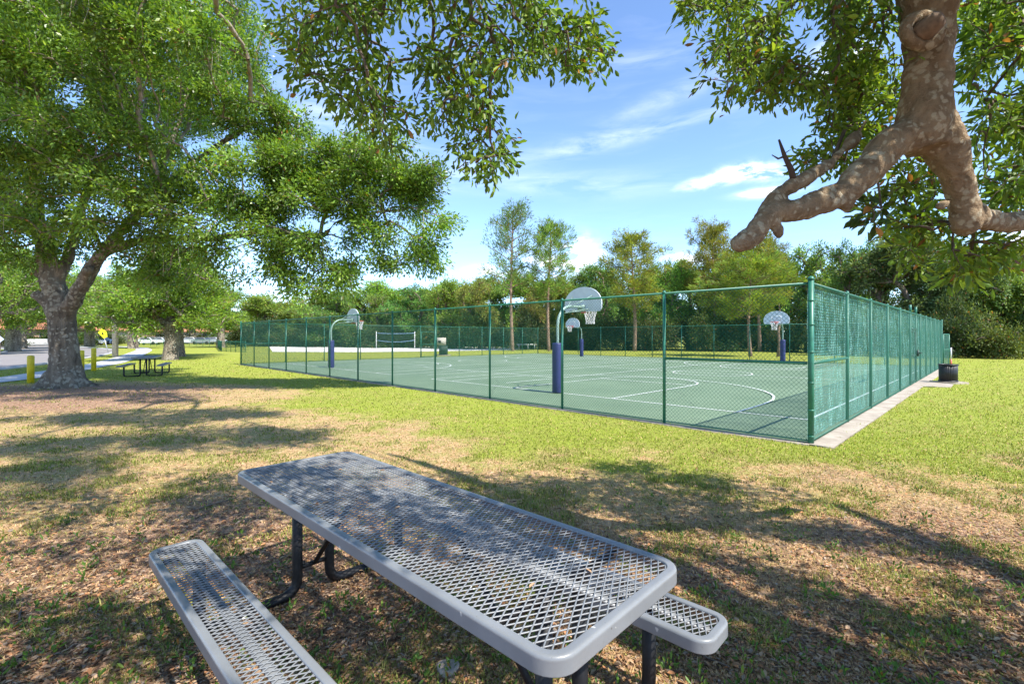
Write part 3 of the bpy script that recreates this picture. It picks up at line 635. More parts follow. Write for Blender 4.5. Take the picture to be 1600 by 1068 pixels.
limb([(1318,300,2.5,44),(1322,322,2.48,30),(1318,330,2.48,10)]); limb([(1208,342,2.38,28),(1216,364,2.38,18),(1217,372,2.38,6)])
limb([(1478,318,2.64,30),(1468,322,2.6,22),(1464,322,2.58,8)])
# to the trunk, out of the picture
pth=[pp(1452,-150,2.45),np.array([2.35,1.5,4.15]),np.array([3.2,.4,4.25]),np.array([4.3,-.7,3.9]),np.array([5.2,-1.6,3.0]),np.array([5.6,-1.9,1.5]),np.array([5.6,-1.9,-.2])]
P=smoothline(np.array(pth),5); lm.tube(P-O1,np.interp(np.linspace(0,6,len(P)),range(7),[.21,.22,.25,.30,.40,.48,.62]),18)
P=smoothline(np.array([(5.3,-1.7,2.6),(4.6,-.4,4.8),(3.6,1.6,6.3),(2.4,2.8,7.0)]),4); lm.tube(P-O1,np.linspace(.26,.03,len(P)),12)
P=smoothline(np.array([(5.6,-1.9,2.4),(6.2,.2,4.9),(6.5,1.4,6.0)]),4); lm.tube(P-O1,np.linspace(.26,.03,len(P)),12)
P=smoothline(np.array([(5.4,-1.9,2.8),(3.4,-1.6,4.8),(1.0,-.9,5.6),(-1.6,.2,6.0)]),4); lm.tube(P-O1,np.linspace(.32,.06,len(P)),12)
lo=lm.obj('trunk',M['bark_near'],OAK1,True)
rm=lo.modifiers.new('remesh','REMESH'); rm.mode='VOXEL'; rm.voxel_size=.011; rm.use_smooth_shade=True
smo=lo.modifiers.new('smooth','SMOOTH'); smo.factor=.6; smo.iterations=6
tx=bpy.data.textures.new('bark_lumps','CLOUDS'); tx.noise_scale=.11; tx.noise_depth=3
dm=lo.modifiers.new('lumps','DISPLACE'); dm.texture=tx; dm.strength=.035; dm.mid_level=.5; dm.texture_coords='LOCAL'
tx0=bpy.data.textures.new('bark_fine','CLOUDS'); tx0.noise_scale=.03; tx0.noise_depth=2
dm=lo.modifiers.new('fine','DISPLACE'); dm.texture=tx0; dm.strength=.010; dm.mid_level=.5; dm.texture_coords='LOCAL'
tx2=bpy.data.textures.new('bark_lumps_big','CLOUDS'); tx2.noise_scale=.3; tx2.noise_depth=1
dm=lo.modifiers.new('lumps2','DISPLACE'); dm.texture=tx2; dm.strength=.05; dm.mid_level=.5; dm.texture_coords='LOCAL'
# sawn knot: collar ring and pale stub
kc=pp(1456,38,2.40); m=MB(); T=np.linspace(0,2*math.pi,17); kd=.0033
m.tube([kc-O1+np.array([27*kd*math.cos(t)+4*kd*math.sin(2*t)*.3,.055,23*kd*math.sin(t)]) for t in T],.030,8,False); m.obj('knot_collar',M['bark_near'],OAK1,True)
m=MB(); ax_=[np.array([0,.12,-.01]),np.array([0,.02,-.004]),np.array([.004,-.035,.006]),np.array([.012,-.05,.012])]
m.tube([kc-O1+a for a in ax_],[.06,.055,.045,.02],10); ko=m.obj('knot_stub',simple('sawn_wood',(.17,.115,.075),.9,var=.45,scale=25,bmp=.4,world=True),OAK1,True)
# dead spur
m=MB(); m.tube([a-O1 for a in (pp(1240,282,2.46),pp(1236,265,2.45),pp(1226,244,2.44),pp(1217,218,2.43))],[.016,.015,.011,.005],8); m.tube([a-O1 for a in (pp(1226,244,2.44),pp(1216,248,2.44),pp(1204,262,2.44))][:2]+[pp(1206,242,2.44)-O1],[.007,.005,.002],6); m.obj('dead_spur',M['twig_dark'],OAK1,True)
def inpoly(x,y,poly):
    r=np.zeros(len(x),bool); n=len(poly)
    for i in range(n):
        x0,y0=poly[i]; x1,y1=poly[(i+1)%n]; c=((y0>y)!=(y1>y))&(x<(x1-x0)*(y-y0)/(y1-y0+1e-12)+x0); r^=c
    return r
PC=[(440,-60),(430,30),(450,60),(432,115),(470,125),(500,150),(545,185),(585,205),(610,240),(650,225),(700,232),(730,270),(772,285),(800,245),(800,215),(775,180),(770,150),(800,100),(840,120),(875,160),(925,130),(962,95),(935,30),(900,-60)]
PR1=[(1065,-60),(1058,10),(1090,40),(1085,75),(1110,105),(1090,125),(1130,155),(1180,150),(1200,175),(1240,150),(1300,170),(1330,130),(1400,120),(1410,-60)]
PR2=[(1290,80),(1340,90),(1400,110),(1420,220),(1380,250),(1330,270),(1260,272),(1240,250),(1300,215),(1280,190),(1300,150)]
PR3=[(1500,-60),(1640,-60),(1660,340),(1590,330),(1545,320),(1520,230),(1505,150)]
PR4=[(1340,290),(1375,260),(1430,240),(1470,260),(1485,320),(1500,370),(1590,370),(1620,400),(1590,415),(1520,430),(1480,450),(1440,420),(1400,395),(1360,345),(1335,330)]
def pxpts(poly,n,d0,d1,holes=None):
    p=np.array(poly); out=[]
    while len(out)<n:
        x=R.uniform(p[:,0].min(),p[:,0].max(),n); y=R.uniform(p[:,1].min(),p[:,1].max(),n); k=inpoly(x,y,poly)
        if holes is not None: k&=vnoise(x/holes+5,y/holes,17)>.33
        out+=[(a,b) for a,b in zip(x[k],y[k])]
    out=np.array(out[:n]); d=R.uniform(d0,d1,n); return np.stack([(out[:,0]-800)/F*d,d,CH+(HY-out[:,1])/F*d],1)
twm=MB(); lfm=MB()
def spray(root,pts,per,L,W_,base,r0=.0027,e=.42,spread=.036,rmx=.012,shape='leaf',**k):
    NN,par,w=grow(root,pts,.18); branches(twm,NN-O1,par,w,r0,e,rmax=rmx,n=4)
    i=np.arange(len(root),len(NN)); D=nrm(NN[i]-NN[par[i]]); foliage(lfm,NN[i]-O1,D,per,spread,L,W_,base,shape,**k)
    # extra tufts half-way along the twigs
    j=i[R.random(len(i))<.6]; foliage(lfm,(NN[j]*.5+NN[par[j]]*.5)-O1,D[:len(j)],max(2,per//2),spread,L,W_,base,shape,**k)
GN=(.095,.175,.028)
cr=[np.array([3.6,1.6,6.3]),np.array([1.8,3.2,6.6]),pp(700,-120,3.1)]
spray(cr,pxpts(PC,800,2.6,3.5,45),7,.058,.0235,(.115,.20,.03),yel=.35,down=.35,brown=.015)
spray([np.array([3.6,1.6,6.3]),pp(1250,-220,3.1)],pxpts(PR1,540,2.5,3.4,40),8,.052,.020,(.13,.22,.032),yel=.45,brown=.03)
spray([pp(1300,252,2.75),pp(1345,200,3.1)],pxpts(PR2,290,2.85,3.5,30),7,.060,.021,(.13,.22,.032),yel=.45,brown=.03)
spray([np.array([6.2,.2,4.9]),pp(1620,60,3.0)],pxpts(PR3,380,2.95,3.8,60),8,.072,.026,(.12,.205,.03),yel=.3)
spray([pp(1530,342,2.95),pp(1490,350,3.0)],pxpts(PR4,190,2.9,3.5,32),7,.074,.026,(.13,.22,.03),yel=.5,brown=.05)
spray([pp(1380,260,2.8)],pxpts([(1345,310),(1375,300),(1385,345),(1370,365),(1345,350)],7,2.5,2.6),6,.085,.03,(.05,.09,.02))
# canopy out of the picture that casts the dappled shade: clumps along the sun ray above shaded ground
def shade(px,py,rx,ry,n,rot=0.,z0=3.6,z1=6.6):
    out=[]; t=0
    while len(out)<n and t<n*30:
        t+=1; a=R.random()*2*math.pi; r=math.sqrt(R.random()); x=rx*r*math.cos(a); y=ry*r*math.sin(a)
        X_=px+x*math.cos(rot)-y*math.sin(rot); Y_=py+x*math.sin(rot)+y*math.cos(rot)
        g=gp(X_,Y_); h=R.uniform(z0,z1)*(1 if py<760 else .8); P=np.array([g[0]-S[0]*h,g[1]-S[1]*h,h])
        for _ in range(12):
            if P[1]<-.4: break
            qx,qy=proj(P)
            if qy[0]<-25-260/P[1] or qx[0]>1640+260/P[1] or qx[0]<-40-260/P[1]: break
            h+=.35; P=np.array([g[0]-S[0]*h,g[1]-S[1]*h,h])
        else: continue
        if np.linalg.norm(P-np.array([0,0,CH]))<1.3: continue
        out.append(P)
    return out
SH=[]
for a in [  # px, py, half widths, clumps, tilt : where the photograph's ground lies in shade
 (90,650,150,10,16,.05),(330,668,120,9,14,.03),(130,690,130,7,10,.0),(420,690,60,8,7,0),
 (60,800,120,22,30,.1),(210,780,140,16,26,.05),(330,810,110,26,26,.0),(420,770,60,18,8,0),(120,860,120,20,24,.1),
 (330,880,110,40,34,.3),(80,960,110,30,26,.2),(230,1000,140,50,40,0),(60,1050,90,30,14,0),(440,900,60,60,12,0),(480,980,120,60,26,0),
 (600,1000,120,60,36,0),(700,940,120,60,50,.5),(660,850,100,36,22,.4),(560,790,90,26,5,.3),(800,1000,100,50,30,0),
 (1060,750,110,6,9,.12),(1190,768,90,7,12,.15),
 (1010,800,150,11,26,.2),(1180,818,140,13,30,.12),(1340,838,160,13,30,.12),(1480,862,110,10,16,.1),
 (1120,880,110,16,26,.3),(1230,920,130,18,32,.4),(1350,960,150,17,34,.3),(1500,985,130,18,26,.2),(1560,940,90,9,12,.15),
 (1180,1000,110,22,26,.3),(1300,1040,140,24,30,.1),(1490,1050,130,20,22,.1),(1080,960,90,30,20,0),(960,860,120,24,24,.3),(850,830,100,24,26,.3),
 (740,860,100,22,20,.5),(1580,1040,60,30,10,0),(560,900,80,40,8,0)]: SH+=shade(*a[:4],int(a[4]*(3.6 if a[1]<700 else 1.0 if a[1]<790 else 1.15 if a[1]<850 else .6 if a[0]>1050 else .7)),a[5])
SH=np.array(SH)
roots=[np.array([5.2,-1.6,3.0]),np.array([4.6,-.4,4.8]),np.array([3.6,1.6,6.3]),np.array([1.8,3.4,7.4])]
NN,par,w=grow(roots,SH,.15)
cy_=np.linalg.norm(np.cross(NN[1:]-NN[par[1:]],np.array([[0,0,CH]])-NN[par[1:]]),axis=1)
ok=np.ones(len(NN),bool)
for i in range(1,len(NN)):            # leave out twigs that would cross the view close to the lens
    a=NN[par[i]]; b=NN[i]
    for t in (.25,.5,.75):
        c=a+(b-a)*t
        if c[1]>.2:
            qx,qy=proj(c)
            if -20<qx[0]<1620 and qy[0]>-15: ok[i]=False
branches(twm,NN-O1,par,w,.003,.38,rmax=.03,n=4,start=4,skip=ok)
i=np.arange(4,len(NN)); D=nrm(NN[i]-NN[par[i]]); D[:,2]-=.1
foliage(lfm,NN[i]-O1,D,18,.085,.09,.042,GN,'leaf',yel=.3)
twm.obj('twigs',M['twig'],OAK1); lfm.obj('crown',M['leaf_near'],OAK1,color=True)
# ---------------------------------------------------------------- big left oak
ob=gp(101,604); OB=np.array([ob[0],ob[1],0]); d0=ob[1]
OAK2=empty('oak_tree',OB,0,'massive old oak on the left with a thick pale dappled trunk by the yellow bollards','tree')
tm=MB()
def limb2(L,n=18,m=tm): 
    P,r=px_path([(a[0],a[1],a[2],a[3]) for a in L]); P=smoothline(np.array(P),5); r=np.interp(np.linspace(0,len(L)-1,len(P)),np.arange(len(L)),r); m.tube(P-OB,r,n); return P
limb2([(104,612,d0,84),(103,598,d0,70),(101,580,d0,58),(100,545,d0,50),(97,510,d0,46),(93,480,d0,47),(84,450,d0,42),(78,420,d0,35),(70,385,d0,32),(58,340,d0,27),(52,280,d0,22),(70,200,d0,16)])
limb2([(92,510,d0,34),(106,485,d0-.1,30),(122,455,d0-.3,26),(140,425,d0-.4,24),(165,390,d0-.6,20),(200,350,d0-.8,17),(250,300,d0-1,13),(320,240,d0-1,10),(400,190,d0-1,7)])
limb2([(86,440,d0,26),(104,410,d0+.1,20),(112,380,d0+.2,18),(125,330,d0+.2,15),(160,250,d0,12),(210,150,d0,9)])
limb2([(72,400,d0,22),(60,370,d0,20),(30,330,d0-.3,16),(-20,290,d0-.8,12),(-90,250,d0-1,8)])
lim_r=limb2([(160,395,d0-.5,17),(240,372,d0-.9,12),(330,372,d0-1.1,11),(420,360,d0-1.2,9),(500,368,d0-1.2,8),(530,345,d0-1.2,6),(600,330,d0-1.2,4)])
limb2([(76,470,d0-.1,26),(58,462,d0-.1,18),(52,458,d0-.1,12)]); limb2([(72,420,d0,22),(62,428,d0,16),(58,425,d0,10)])
limb2([(128,452,d0-.3,20),(134,432,d0-.55,18),(137,420,d0-.8,16)])
for k in range(9):                   # root flare
    a=k*2*math.pi/9+.3; dr=np.array([math.cos(a),math.sin(a),0]); tm.tube([dr*.24+[0,0,.60],dr*.46+[0,0,.14],dr*.70+[0,0,-.02],dr*(1.0+.3*R.random())+[0,0,-.12]],[.16,.14,.09,.05],8)
to=tm.obj('trunk',M['bark_oak'],OAK2,True); rm=to.modifiers.new('remesh','REMESH'); rm.mode='VOXEL'; rm.voxel_size=.045; rm.use_smooth_shade=True
smo=to.modifiers.new('smooth','SMOOTH'); smo.factor=.5; smo.iterations=3
tx3=bpy.data.textures.new('trunk_lumps','CLOUDS'); tx3.noise_scale=.45; tx3.noise_depth=3
dm=to.modifiers.new('lumps','DISPLACE'); dm.texture=tx3; dm.strength=.16; dm.mid_level=.5; dm.texture_coords='LOCAL'
def pb(px,py,d,r,sq=.8): return (pp(px,py,d),r,sq)
BL=[pb(60,110,15.5,2.6),pb(190,50,15,2.6),pb(320,100,14,2.1),pb(160,240,13.8,2.1),pb(20,250,13,1.9),pb(270,270,13.5,1.8),pb(390,170,13.5,1.2),pb(210,350,13.2,1.5),pb(320,345,13,1.3),pb(380,290,13.3,1.3),
    pb(440,250,13.4,1.1),pb(510,265,13.4,1.1),pb(585,258,13.4,1.0),pb(640,290,13.4,.9),pb(455,385,13.3,.95),pb(430,425,13.3,.75),pb(480,430,13.3,.7),pb(565,380,13.3,.6),pb(655,375,13.4,.75),pb(690,352,13.4,.55),
    pb(665,430,13.3,.55),pb(600,425,13.3,.45),pb(345,30,14,1.2),pb(100,-110,15,3),pb(-100,80,15,3),pb(-80,300,13.5,2.2),pb(300,-80,14,2),pb(40,370,14.5,1.3),pb(130,390,15.5,1.1),pb(370,400,13.2,.8),pb(-200,200,16,3),
    pb(110,20,18,3),pb(520,420,13.3,.5),pb(550,320,13.4,.7),pb(440,320,13.3,.9),pb(500,465,13.2,.45),pb(620,340,13.4,.5),pb(280,200,17,2.2),pb(700,290,13.4,.3),pb(250,420,13.5,.7),pb(420,60,13.8,.35),pb(395,110,13.8,.6)]
BL+=[pb(170,40,10.5,1.3),pb(50,90,10.8,1.4),pb(290,60,10.8,1.1),pb(-70,40,10,1.5),pb(120,200,11,1.1),pb(-60,220,10.5,1.2),pb(230,190,11.5,1.0),pb(20,330,11.5,.8),pb(330,290,11.9,.9),pb(250,320,12.2,.9),pb(405,290,11.8,.7),pb(170,320,11.5,.8),pb(100,250,11.2,.9)]
BL2=[pb(470,260,13.4,1.2),pb(540,280,13.4,1.1),pb(600,270,13.4,1.0),pb(650,300,13.4,.8),pb(690,355,13.4,.6),pb(460,400,13.3,.9),pb(520,430,13.3,.6),pb(660,390,13.4,.75),pb(600,380,13.3,.8),pb(640,440,13.3,.5),pb(400,330,13.3,1.2),pb(540,340,13.4,.9),pb(420,200,13.6,1.0),pb(560,440,13.3,.4)]
T=np.concatenate([clumped(BL,900,6,.24),clumped(BL2,115,6,.2)]); qx,qy=proj(T); hole=(((qx-120)/22)**2+((qy-150)/34)**2<1)|(((qx-310)/32)**2+((qy-228)/22)**2<1)|(((qx-390)/34)**2+((qy-290)/10)**2<1)|(((qx-525)/28)**2+((qy-350)/18)**2<1)|(((qx-580)/26)**2+((qy-435)/30)**2<1); T=T[~hole]
S2=[]  # extra crown clumps above the frame, added to cast shade streaks on left ground
for a in [(60,612,120,10,18),(230,618,120,8,16),(150,655,160,6,15),(60,700,110,7,10),(330,645,120,6,14),(420,680,80,5,8),(250,690,90,5,9),(120,740,110,8,8)]:
    for _ in range(a[4]):
        t=R.random()*6.28; q=math.sqrt(R.random()); g=gp(a[0]+a[2]*q*math.cos(t),a[1]+a[3]*q*math.sin(t)); h=R.uniform(8.8,10.8); c=np.array([g[0]-S[0]*h,g[1]-S[1]*h,h])
        S2+=[c+R.normal(size=3)*(.30,.30,.15) for _k in range(5)]
T=np.concatenate([T,np.array(S2)])
NN,par,w=grow([pp(98,480,d0),pp(84,440,d0),pp(70,380,d0),pp(58,320,d0),pp(160,392,d0-.6),pp(250,300,d0-1),pp(320,372,d0-1.1),pp(420,360,d0-1.2),pp(500,368,d0-1.2),pp(600,330,d0-1.2)],T,.3)
bm=MB(); branches(bm,NN-OB,par,w,.007,.42,rmax=.055,n=5,start=10); bm.obj('branches',simple('pale_branch_bark',(.26,.21,.165),.9,var=.35,scale=6,spec=.15,world=True),OAK2)
i=np.arange(10,len(NN)); D=nrm(NN[i]-NN[par[i]]); fm=MB()
ctint=.8+.45*fbm(NN[i][:,0]*.5+30,NN[i][:,2]*.7+30,70,2)
foliage(fm,NN[i]-OB,D,70,.135,.115,.046,(.135,.235,.036),'quad',yel=.36,brown=.012,cv_=.5,down=.3)
j=R.choice(i,200); foliage(fm,(NN[j]*.5+NN[par[j]]*.5)-OB,D[:len(j)],50,.2,.11,.044,(.10,.19,.03),'quad',yel=.3)
fm.obj('crown',M['leaf_mid'],OAK2,color=True)
mo=MB(); j=R.choice(i,260)                                         # grey moss wisps
for q in NN[j]:
    for _ in range(3):
        a=q-OB+R.normal(size=3)*.12; Lm=.25+.5*R.random(); mo.segs([a,a+[.02,0,-Lm*.5]],[a+[.02,0,-Lm*.5],a+[R.normal()*.05,R.normal()*.05,-Lm]],.006,.003,n=3)
mo.obj('hanging_moss',simple('grey_moss',(.30,.27,.20),.95,spec=.05),OAK2)
# ---------------------------------------------------------------- generic tree kinds (10 m tall, crown about 9 m wide)
def make_oak(seed,trunk_h=2.4,n=260,per=55,base=(.075,.115,.022),L=.24,Wl=.12,r0=.03,spread=.55,width=4.2,trunk_r=.32,low=2.2,yel=.3,brown=.02,shape=1.,mat='leaf_far',tm='bark_far'):
    global R
    R=np.random.default_rng(seed); B=[]
    for k in range(13):
        a=R.random()*2*math.pi; rr=width*.62*math.sqrt(R.random()); z=low+1.0+(8.2-low-1.0)*R.random(); q=1-max(0,(z-6)/6)
        B.append((np.array([rr*q*math.cos(a),rr*q*math.sin(a),z]),1.1+1.1*R.random(),.75))
    B.append((np.array([0,0,8.3]),1.5,.8)); B.append((np.array([0,0,low+2.5]),width*.6,.6))
    T=clumped(B,n//3,6,.36); T[:,2]=np.clip(T[:,2],low*.8,None)
    NN,par,w=grow([np.array([0,0,0.]),np.array([.05,.1,trunk_h*.6]),np.array([-.05,0,trunk_h])],T,.35)
    m=MB(); m.tube([(0,0,-.3),(0,0,.15),(.05,.1,trunk_h*.6),(-.05,0,trunk_h),(0,.05,trunk_h+1)],[trunk_r*1.7,trunk_r*1.15,trunk_r,trunk_r*.9,trunk_r*.5],10); branches(m,NN,par,w,r0,.5,rmax=trunk_r*.6,n=5,start=3)
    f=MB(); i=np.arange(3,len(NN)); D=nrm(NN[i]-NN[par[i]]); foliage(f,NN[i],D,int(per*.75),spread*.45,L,Wl,base,'quad',yel=yel,brown=brown,cv_=.45)
    return m.mesh('trunk',True),f.mesh('crown',False,True),mat,tm
def make_pine(seed,bare=.45,n=60,per=30,base=(.075,.12,.03),wid=2.2,tr=.17,yel=.35,brown=.05,dense=1,L=.30):
    global R
    R=np.random.default_rng(seed); m=MB(); f=MB(); P=[np.array([math.sin(z*.5)*.12,math.cos(z*.4)*.1,z]) for z in np.linspace(-.3,9.8,12)]; m.tube(P,np.linspace(tr,tr*.25,12),8)
    tips=[];dirs=[]
    for k in range(n):
        t=bare+(1-bare)*(k+R.random())/n; z=10*t*.985; a=k*2.4+R.random()*.6; tt=(t-bare)/(1-bare); ln=wid*(.30+.75*math.sin(math.pi*min(1,.18+tt*.80)))*(.45+.75*R.random()); el_=.25+.5*R.random()*(t)
        b=np.array([math.cos(a)*math.cos(el_),math.sin(a)*math.cos(el_),math.sin(el_)*.9]); s=np.array([math.sin(z*.5)*.12,math.cos(z*.4)*.1,z]); e=s+b*ln
        m.segs([s],[e],.04,.012,n=4)
        for q in np.linspace(.45,1,int(3*dense)+1): c=s+b*ln*q+R.normal(size=3)*.12; tips.append(c); dirs.append(b+np.array([0,0,.4]))
        for _ in range(2):
            q=.5+.4*R.random(); c=s+b*ln*q; c2=c+R.normal(size=3)*.35+b*.2; m.segs([c],[c2],.016,.008,n=3); tips.append(c2); dirs.append(b+R.normal(size=3)*.4)
    tips=np.array(tips);dirs=nrm(np.array(dirs)); foliage(f,tips,dirs,per,.16,L,.045,base,'quad',yel=yel,brown=brown,out=1.2,down=-.1,cv_=.35)
    return m.mesh('trunk',True),f.mesh('crown',False,True),'leaf_far','bark_pine'
def make_shrub(seed,base=(.075,.12,.035),per=60,n=90,L=.22,palm=False):
    global R
    R=np.random.default_rng(seed); B=[(np.array([R.uniform(-1.6,1.6),R.uniform(-1.2,1.2),R.uniform(.5,2.0)]),.7+.6*R.random(),.9) for _ in range(9)]
    T=inblobs(B,n); T[:,2]=np.abs(T[:,2])+.05; NN,par,w=grow([np.array([0,0,0.]),np.array([0,0,.25])],T,.3); m=MB(); branches(m,NN,par,w,.02,.4,rmax=.1,n=3,start=1)
    f=MB(); i=np.arange(2,len(NN)); D=nrm(NN[i]-NN[par[i]]); foliage(f,NN[i],D,per,.3,L,.10,base,'quad',yel=.25,cv_=.45)
    return m.mesh('stem',True),f.mesh('foliage',False,True),'leaf_far','bark_far'
K={}
K['oakA']=make_oak(11,low=.9,base=(.14,.24,.055)); K['oakB']=make_oak(12,low=.9,base=(.11,.20,.05),width=4.6)
K['oakC']=make_oak(13,low=1.0,base=(.18,.28,.055),yel=.5); K['oakD']=make_oak(14,low=.9,base=(.125,.19,.07),width=4.8,n=300,yel=.15)
K['rust']=make_oak(15,low=.9,base=(.16,.21,.055),yel=.5,brown=.03)
K['street']=make_oak(16,low=2.3,trunk_h=2.6,base=(.16,.27,.04),L=.17,Wl=.085,n=300,per=75,yel=.5,mat='leaf_mid',tm='bark_oak',trunk_r=.42,spread=.5)
K['street2']=make_oak(17,low=2.2,trunk_h=2.3,base=(.15,.255,.038),L=.17,Wl=.085,n=300,per=75,yel=.5,mat='leaf_mid',tm='bark_oak',width=5)
K['pineA']=make_pine(21,.42,n=36,per=42,wid=2.6,base=(.12,.20,.06),L=.26); K['pineB']=make_pine(22,.42,n=38,per=60,wid=2.5,brown=.05,yel=.5,base=(.15,.22,.05)); K['pineC']=make_pine(23,.36,n=44,per=64,wid=2.9,dense=1.2,base=(.19,.25,.05),yel=.5)
K['pineY']=make_pine(24,.40,n=44,per=75,wid=3.9,dense=1.6,base=(.15,.24,.045),yel=.55,tr=.16)
K['shrubA']=make_shrub(31); K['shrubB']=make_shrub(32,(.10,.15,.04)); K['shrubC']=make_shrub(33,(.06,.095,.035))
R=np.random.default_rng(99)
def tree(kind,px,d,top,wpx,label,name='tree',group=None,base_w=9.0,base_h=8.7,cat='tree',rz=None,by=None):
    tmh,fmh,lm_,bm_=K[kind]; x=(px-800)/F*d; h=CH+(HY-top)/F*d
    o=empty(name,(x,d,-.02),random.random()*6.28 if rz is None else rz,label,cat,group); sx=wpx*d/F/base_w; 
    for me,nm,mt in ((tmh,'trunk' if 'shrub' not in name else 'stem',bm_),(fmh,'crown' if 'shrub' not in name else 'foliage',lm_)):
        c=bpy.data.objects.new(nm,me); COL.objects.link(c); c.parent=o
        if not me.materials: me.materials.append(M[mt])
    o.scale=(sx,sx,h/base_h); return o
G='trees of the wood beyond the court'
TR=[('oakC',415,88,470,110,'pale green tree just right of the white cloud gap, left end of the far wood'),
('oakA',470,80,482,100,'low tree of the far wood above the left end of the court fence'),('oakB',530,74,468,110,'dark green tree of the far wood behind the left hoop backboard'),
('oakA',590,72,464,100,'rounded tree of the far wood right of the left hoop backboard'),('oakB',645,70,456,105,'dark tree of the far wood behind the volleyball net'),
('oakC',700,66,447,105,'light green tree of the far wood over the dark green bin'),('rust',752,62,440,80,'rust tinged tree of the far wood left of the tallest thin pine'),
('rust',830,63,432,90,'olive and rust tree between the two tall thin pines'),('oakC',888,62,440,70,'yellow green tree of the far wood right behind the nearest backboard'),
('oakB',935,60,424,100,'dark tree of the far wood just right of the nearest backboard'),('oakA',1035,58,414,90,'bushy tree of the far wood behind the fence post right of centre'),
('oakC',1075,60,418,80,'small yellow green treetop between two pointed pines'),('oakB',1150,56,402,110,'broad tree of the far wood under the broken tip of the overhead limb'),
('oakC',1215,52,396,90,'sunny green tree of the far wood behind the young pine'),('oakA',1262,50,388,120,'round topped tree of the far wood above the fence corner post'),
('oakB',1318,46,398,80,'dark tree of the far wood just right of the fence corner post'),('oakD',1408,43,376,170,'big dark oak rising above the netted right fence'),
('oakD',1500,41,392,150,'dark spreading oak above the black bin'),('oakA',1585,40,390,150,'dark oak cut by the right edge of the picture'),('oakD',1680,42,360,170,'dark oak just beyond the right edge')]
for k,px,d,top,wp,lb in TR: tree(k,px,d,top,wp,lb,'oak_tree',G)
for px,d,top,wp in [(410,100,462,140),(480,100,466,140),(500,92,458,140),(545,94,462,140),(610,90,450,150),(640,92,458,140),(700,88,446,140),(745,84,440,140),(820,76,434,110),(925,70,420,110),(440,96,478,120),(560,90,476,130),(660,86,468,130),(780,80,452,130),(860,78,445,120),(960,74,425,120),(1050,72,420,120),(1120,70,412,110),(1190,66,408,120),(1290,60,402,120),(1360,55,398,120),(1450,52,392,130),(1550,50,398,140),(1640,50,385,150),(1000,70,430,110),(720,82,458,110),(905,72,438,110)]:
    tree(random.choice(['oakA','oakB','oakC']),px,d,top,wp,'treetop filling a gap behind the front row of the far wood','oak_tree','back row of the far wood')
tree('pineA',800,53,354,78,'tallest thin pine with sparse open crown against the sky','pine_tree','tall pines by the court',4.4)
tree('pineB',858,53,378,72,'second tall thin pine, rust flecked, just left of the nearest backboard','pine_tree','tall pines by the court',4.4)
tree('pineC',990,52,394,95,'tall full pine with visible trunk right of the nearest backboard','pine_tree','tall pines by the court',5.0)
tree('pineC',1115,56,381,80,'pointed dark pine left of the broken limb tip','pine_tree','tall pines by the court',5.0)
tree('pineY',1172,38,428,150,'young bright green pine with slim trunk left of the far hoop','pine_tree','tall pines by the court',7.4)
tree('pineC',1185,50,392,90,'pine crown right under the broken limb tip','pine_tree','tall pines by the court',5.0)
o=empty('dead_tree',gp(1215,557),0,'bare pale leaning trunk beside the far right hoop','tree'); m=MB(); m.tube([(0,0,-.2),(.15,0,1.),(.05,0,2.0),(.25,0,3.0),(.1,0,4.2)],[.13,.11,.1,.08,.05],8); m.obj('trunk',M['bark_pine'],o,True)
sx_=np.concatenate([np.linspace(385,1250,34),np.linspace(1290,1680,15)])
for px in sx_:
    dd=np.interp(px,[385,800,1250,1300,1450,1680],[78,60,49,40,35,35])+random.uniform(-1,3)
    tree(random.choice(['shrubA','shrubB','shrubC']),px+random.uniform(-8,8),dd,HY-F*(random.uniform(2.2,5.0)-CH)/dd,random.uniform(48,70),'dense leafy shrub in the shaded edge under the far wood','shrub','understory shrubs along the far wood',4.2,2.9,'shrub')
for px,dd in ((15,74),(60,84),(118,86),(175,100),(240,108),(285,112),(322,112),(350,108),(375,100)): tree(random.choice(['shrubA','shrubB']),px,dd,HY-F*(2.6-CH)/dd,70*55/dd,'garden shrub in front of the houses across the road','shrub','shrubs by the distant houses',4.2,2.9,'shrub')
# street side
tree('street',266,32.4,392,230,'twin trunked oak behind the distant picnic table','oak_tree','street oaks',10)
o2=tree('street2',280,38,400,230,'oak whose pale trunk shows just right behind the twin trunked one','oak_tree','street oaks',10)
tree('street',20,50,395,200,'oak across the road left of the thick trunk','oak_tree','street oaks',10); tree('street2',-8,41,380,170,'oak at the left edge across the road beside the blank sign','oak_tree','street oaks',10)
tree('street2',36,62,420,150,'farther oak across the road seen left of the thick trunk','oak_tree','street oaks',10); tree('street',208,64,430,150,'small distant oak past the wood post by the green fence','oak_tree','street oaks',10)
tree('street',140,75,435,150,'distant oak above the yellow sign','oak_tree','street oaks',10); tree('street2',110,90,440,170,'hazy distant oak seen right of the thick trunk','oak_tree','street oaks',10)
tree('street',345,70,455,130,'light green oak above the low green fence','oak_tree','street oaks',10); tree('street2',385,95,480,110,'low tree at the end of the low green fence','oak_tree','street oaks',10); tree('street2',300,110,460,150,'distant oak above the parked cars','oak_tree','street oaks',10)
tree('street',-60,75,400,220,'distant oak beyond the left edge','oak_tree','street oaks',10)
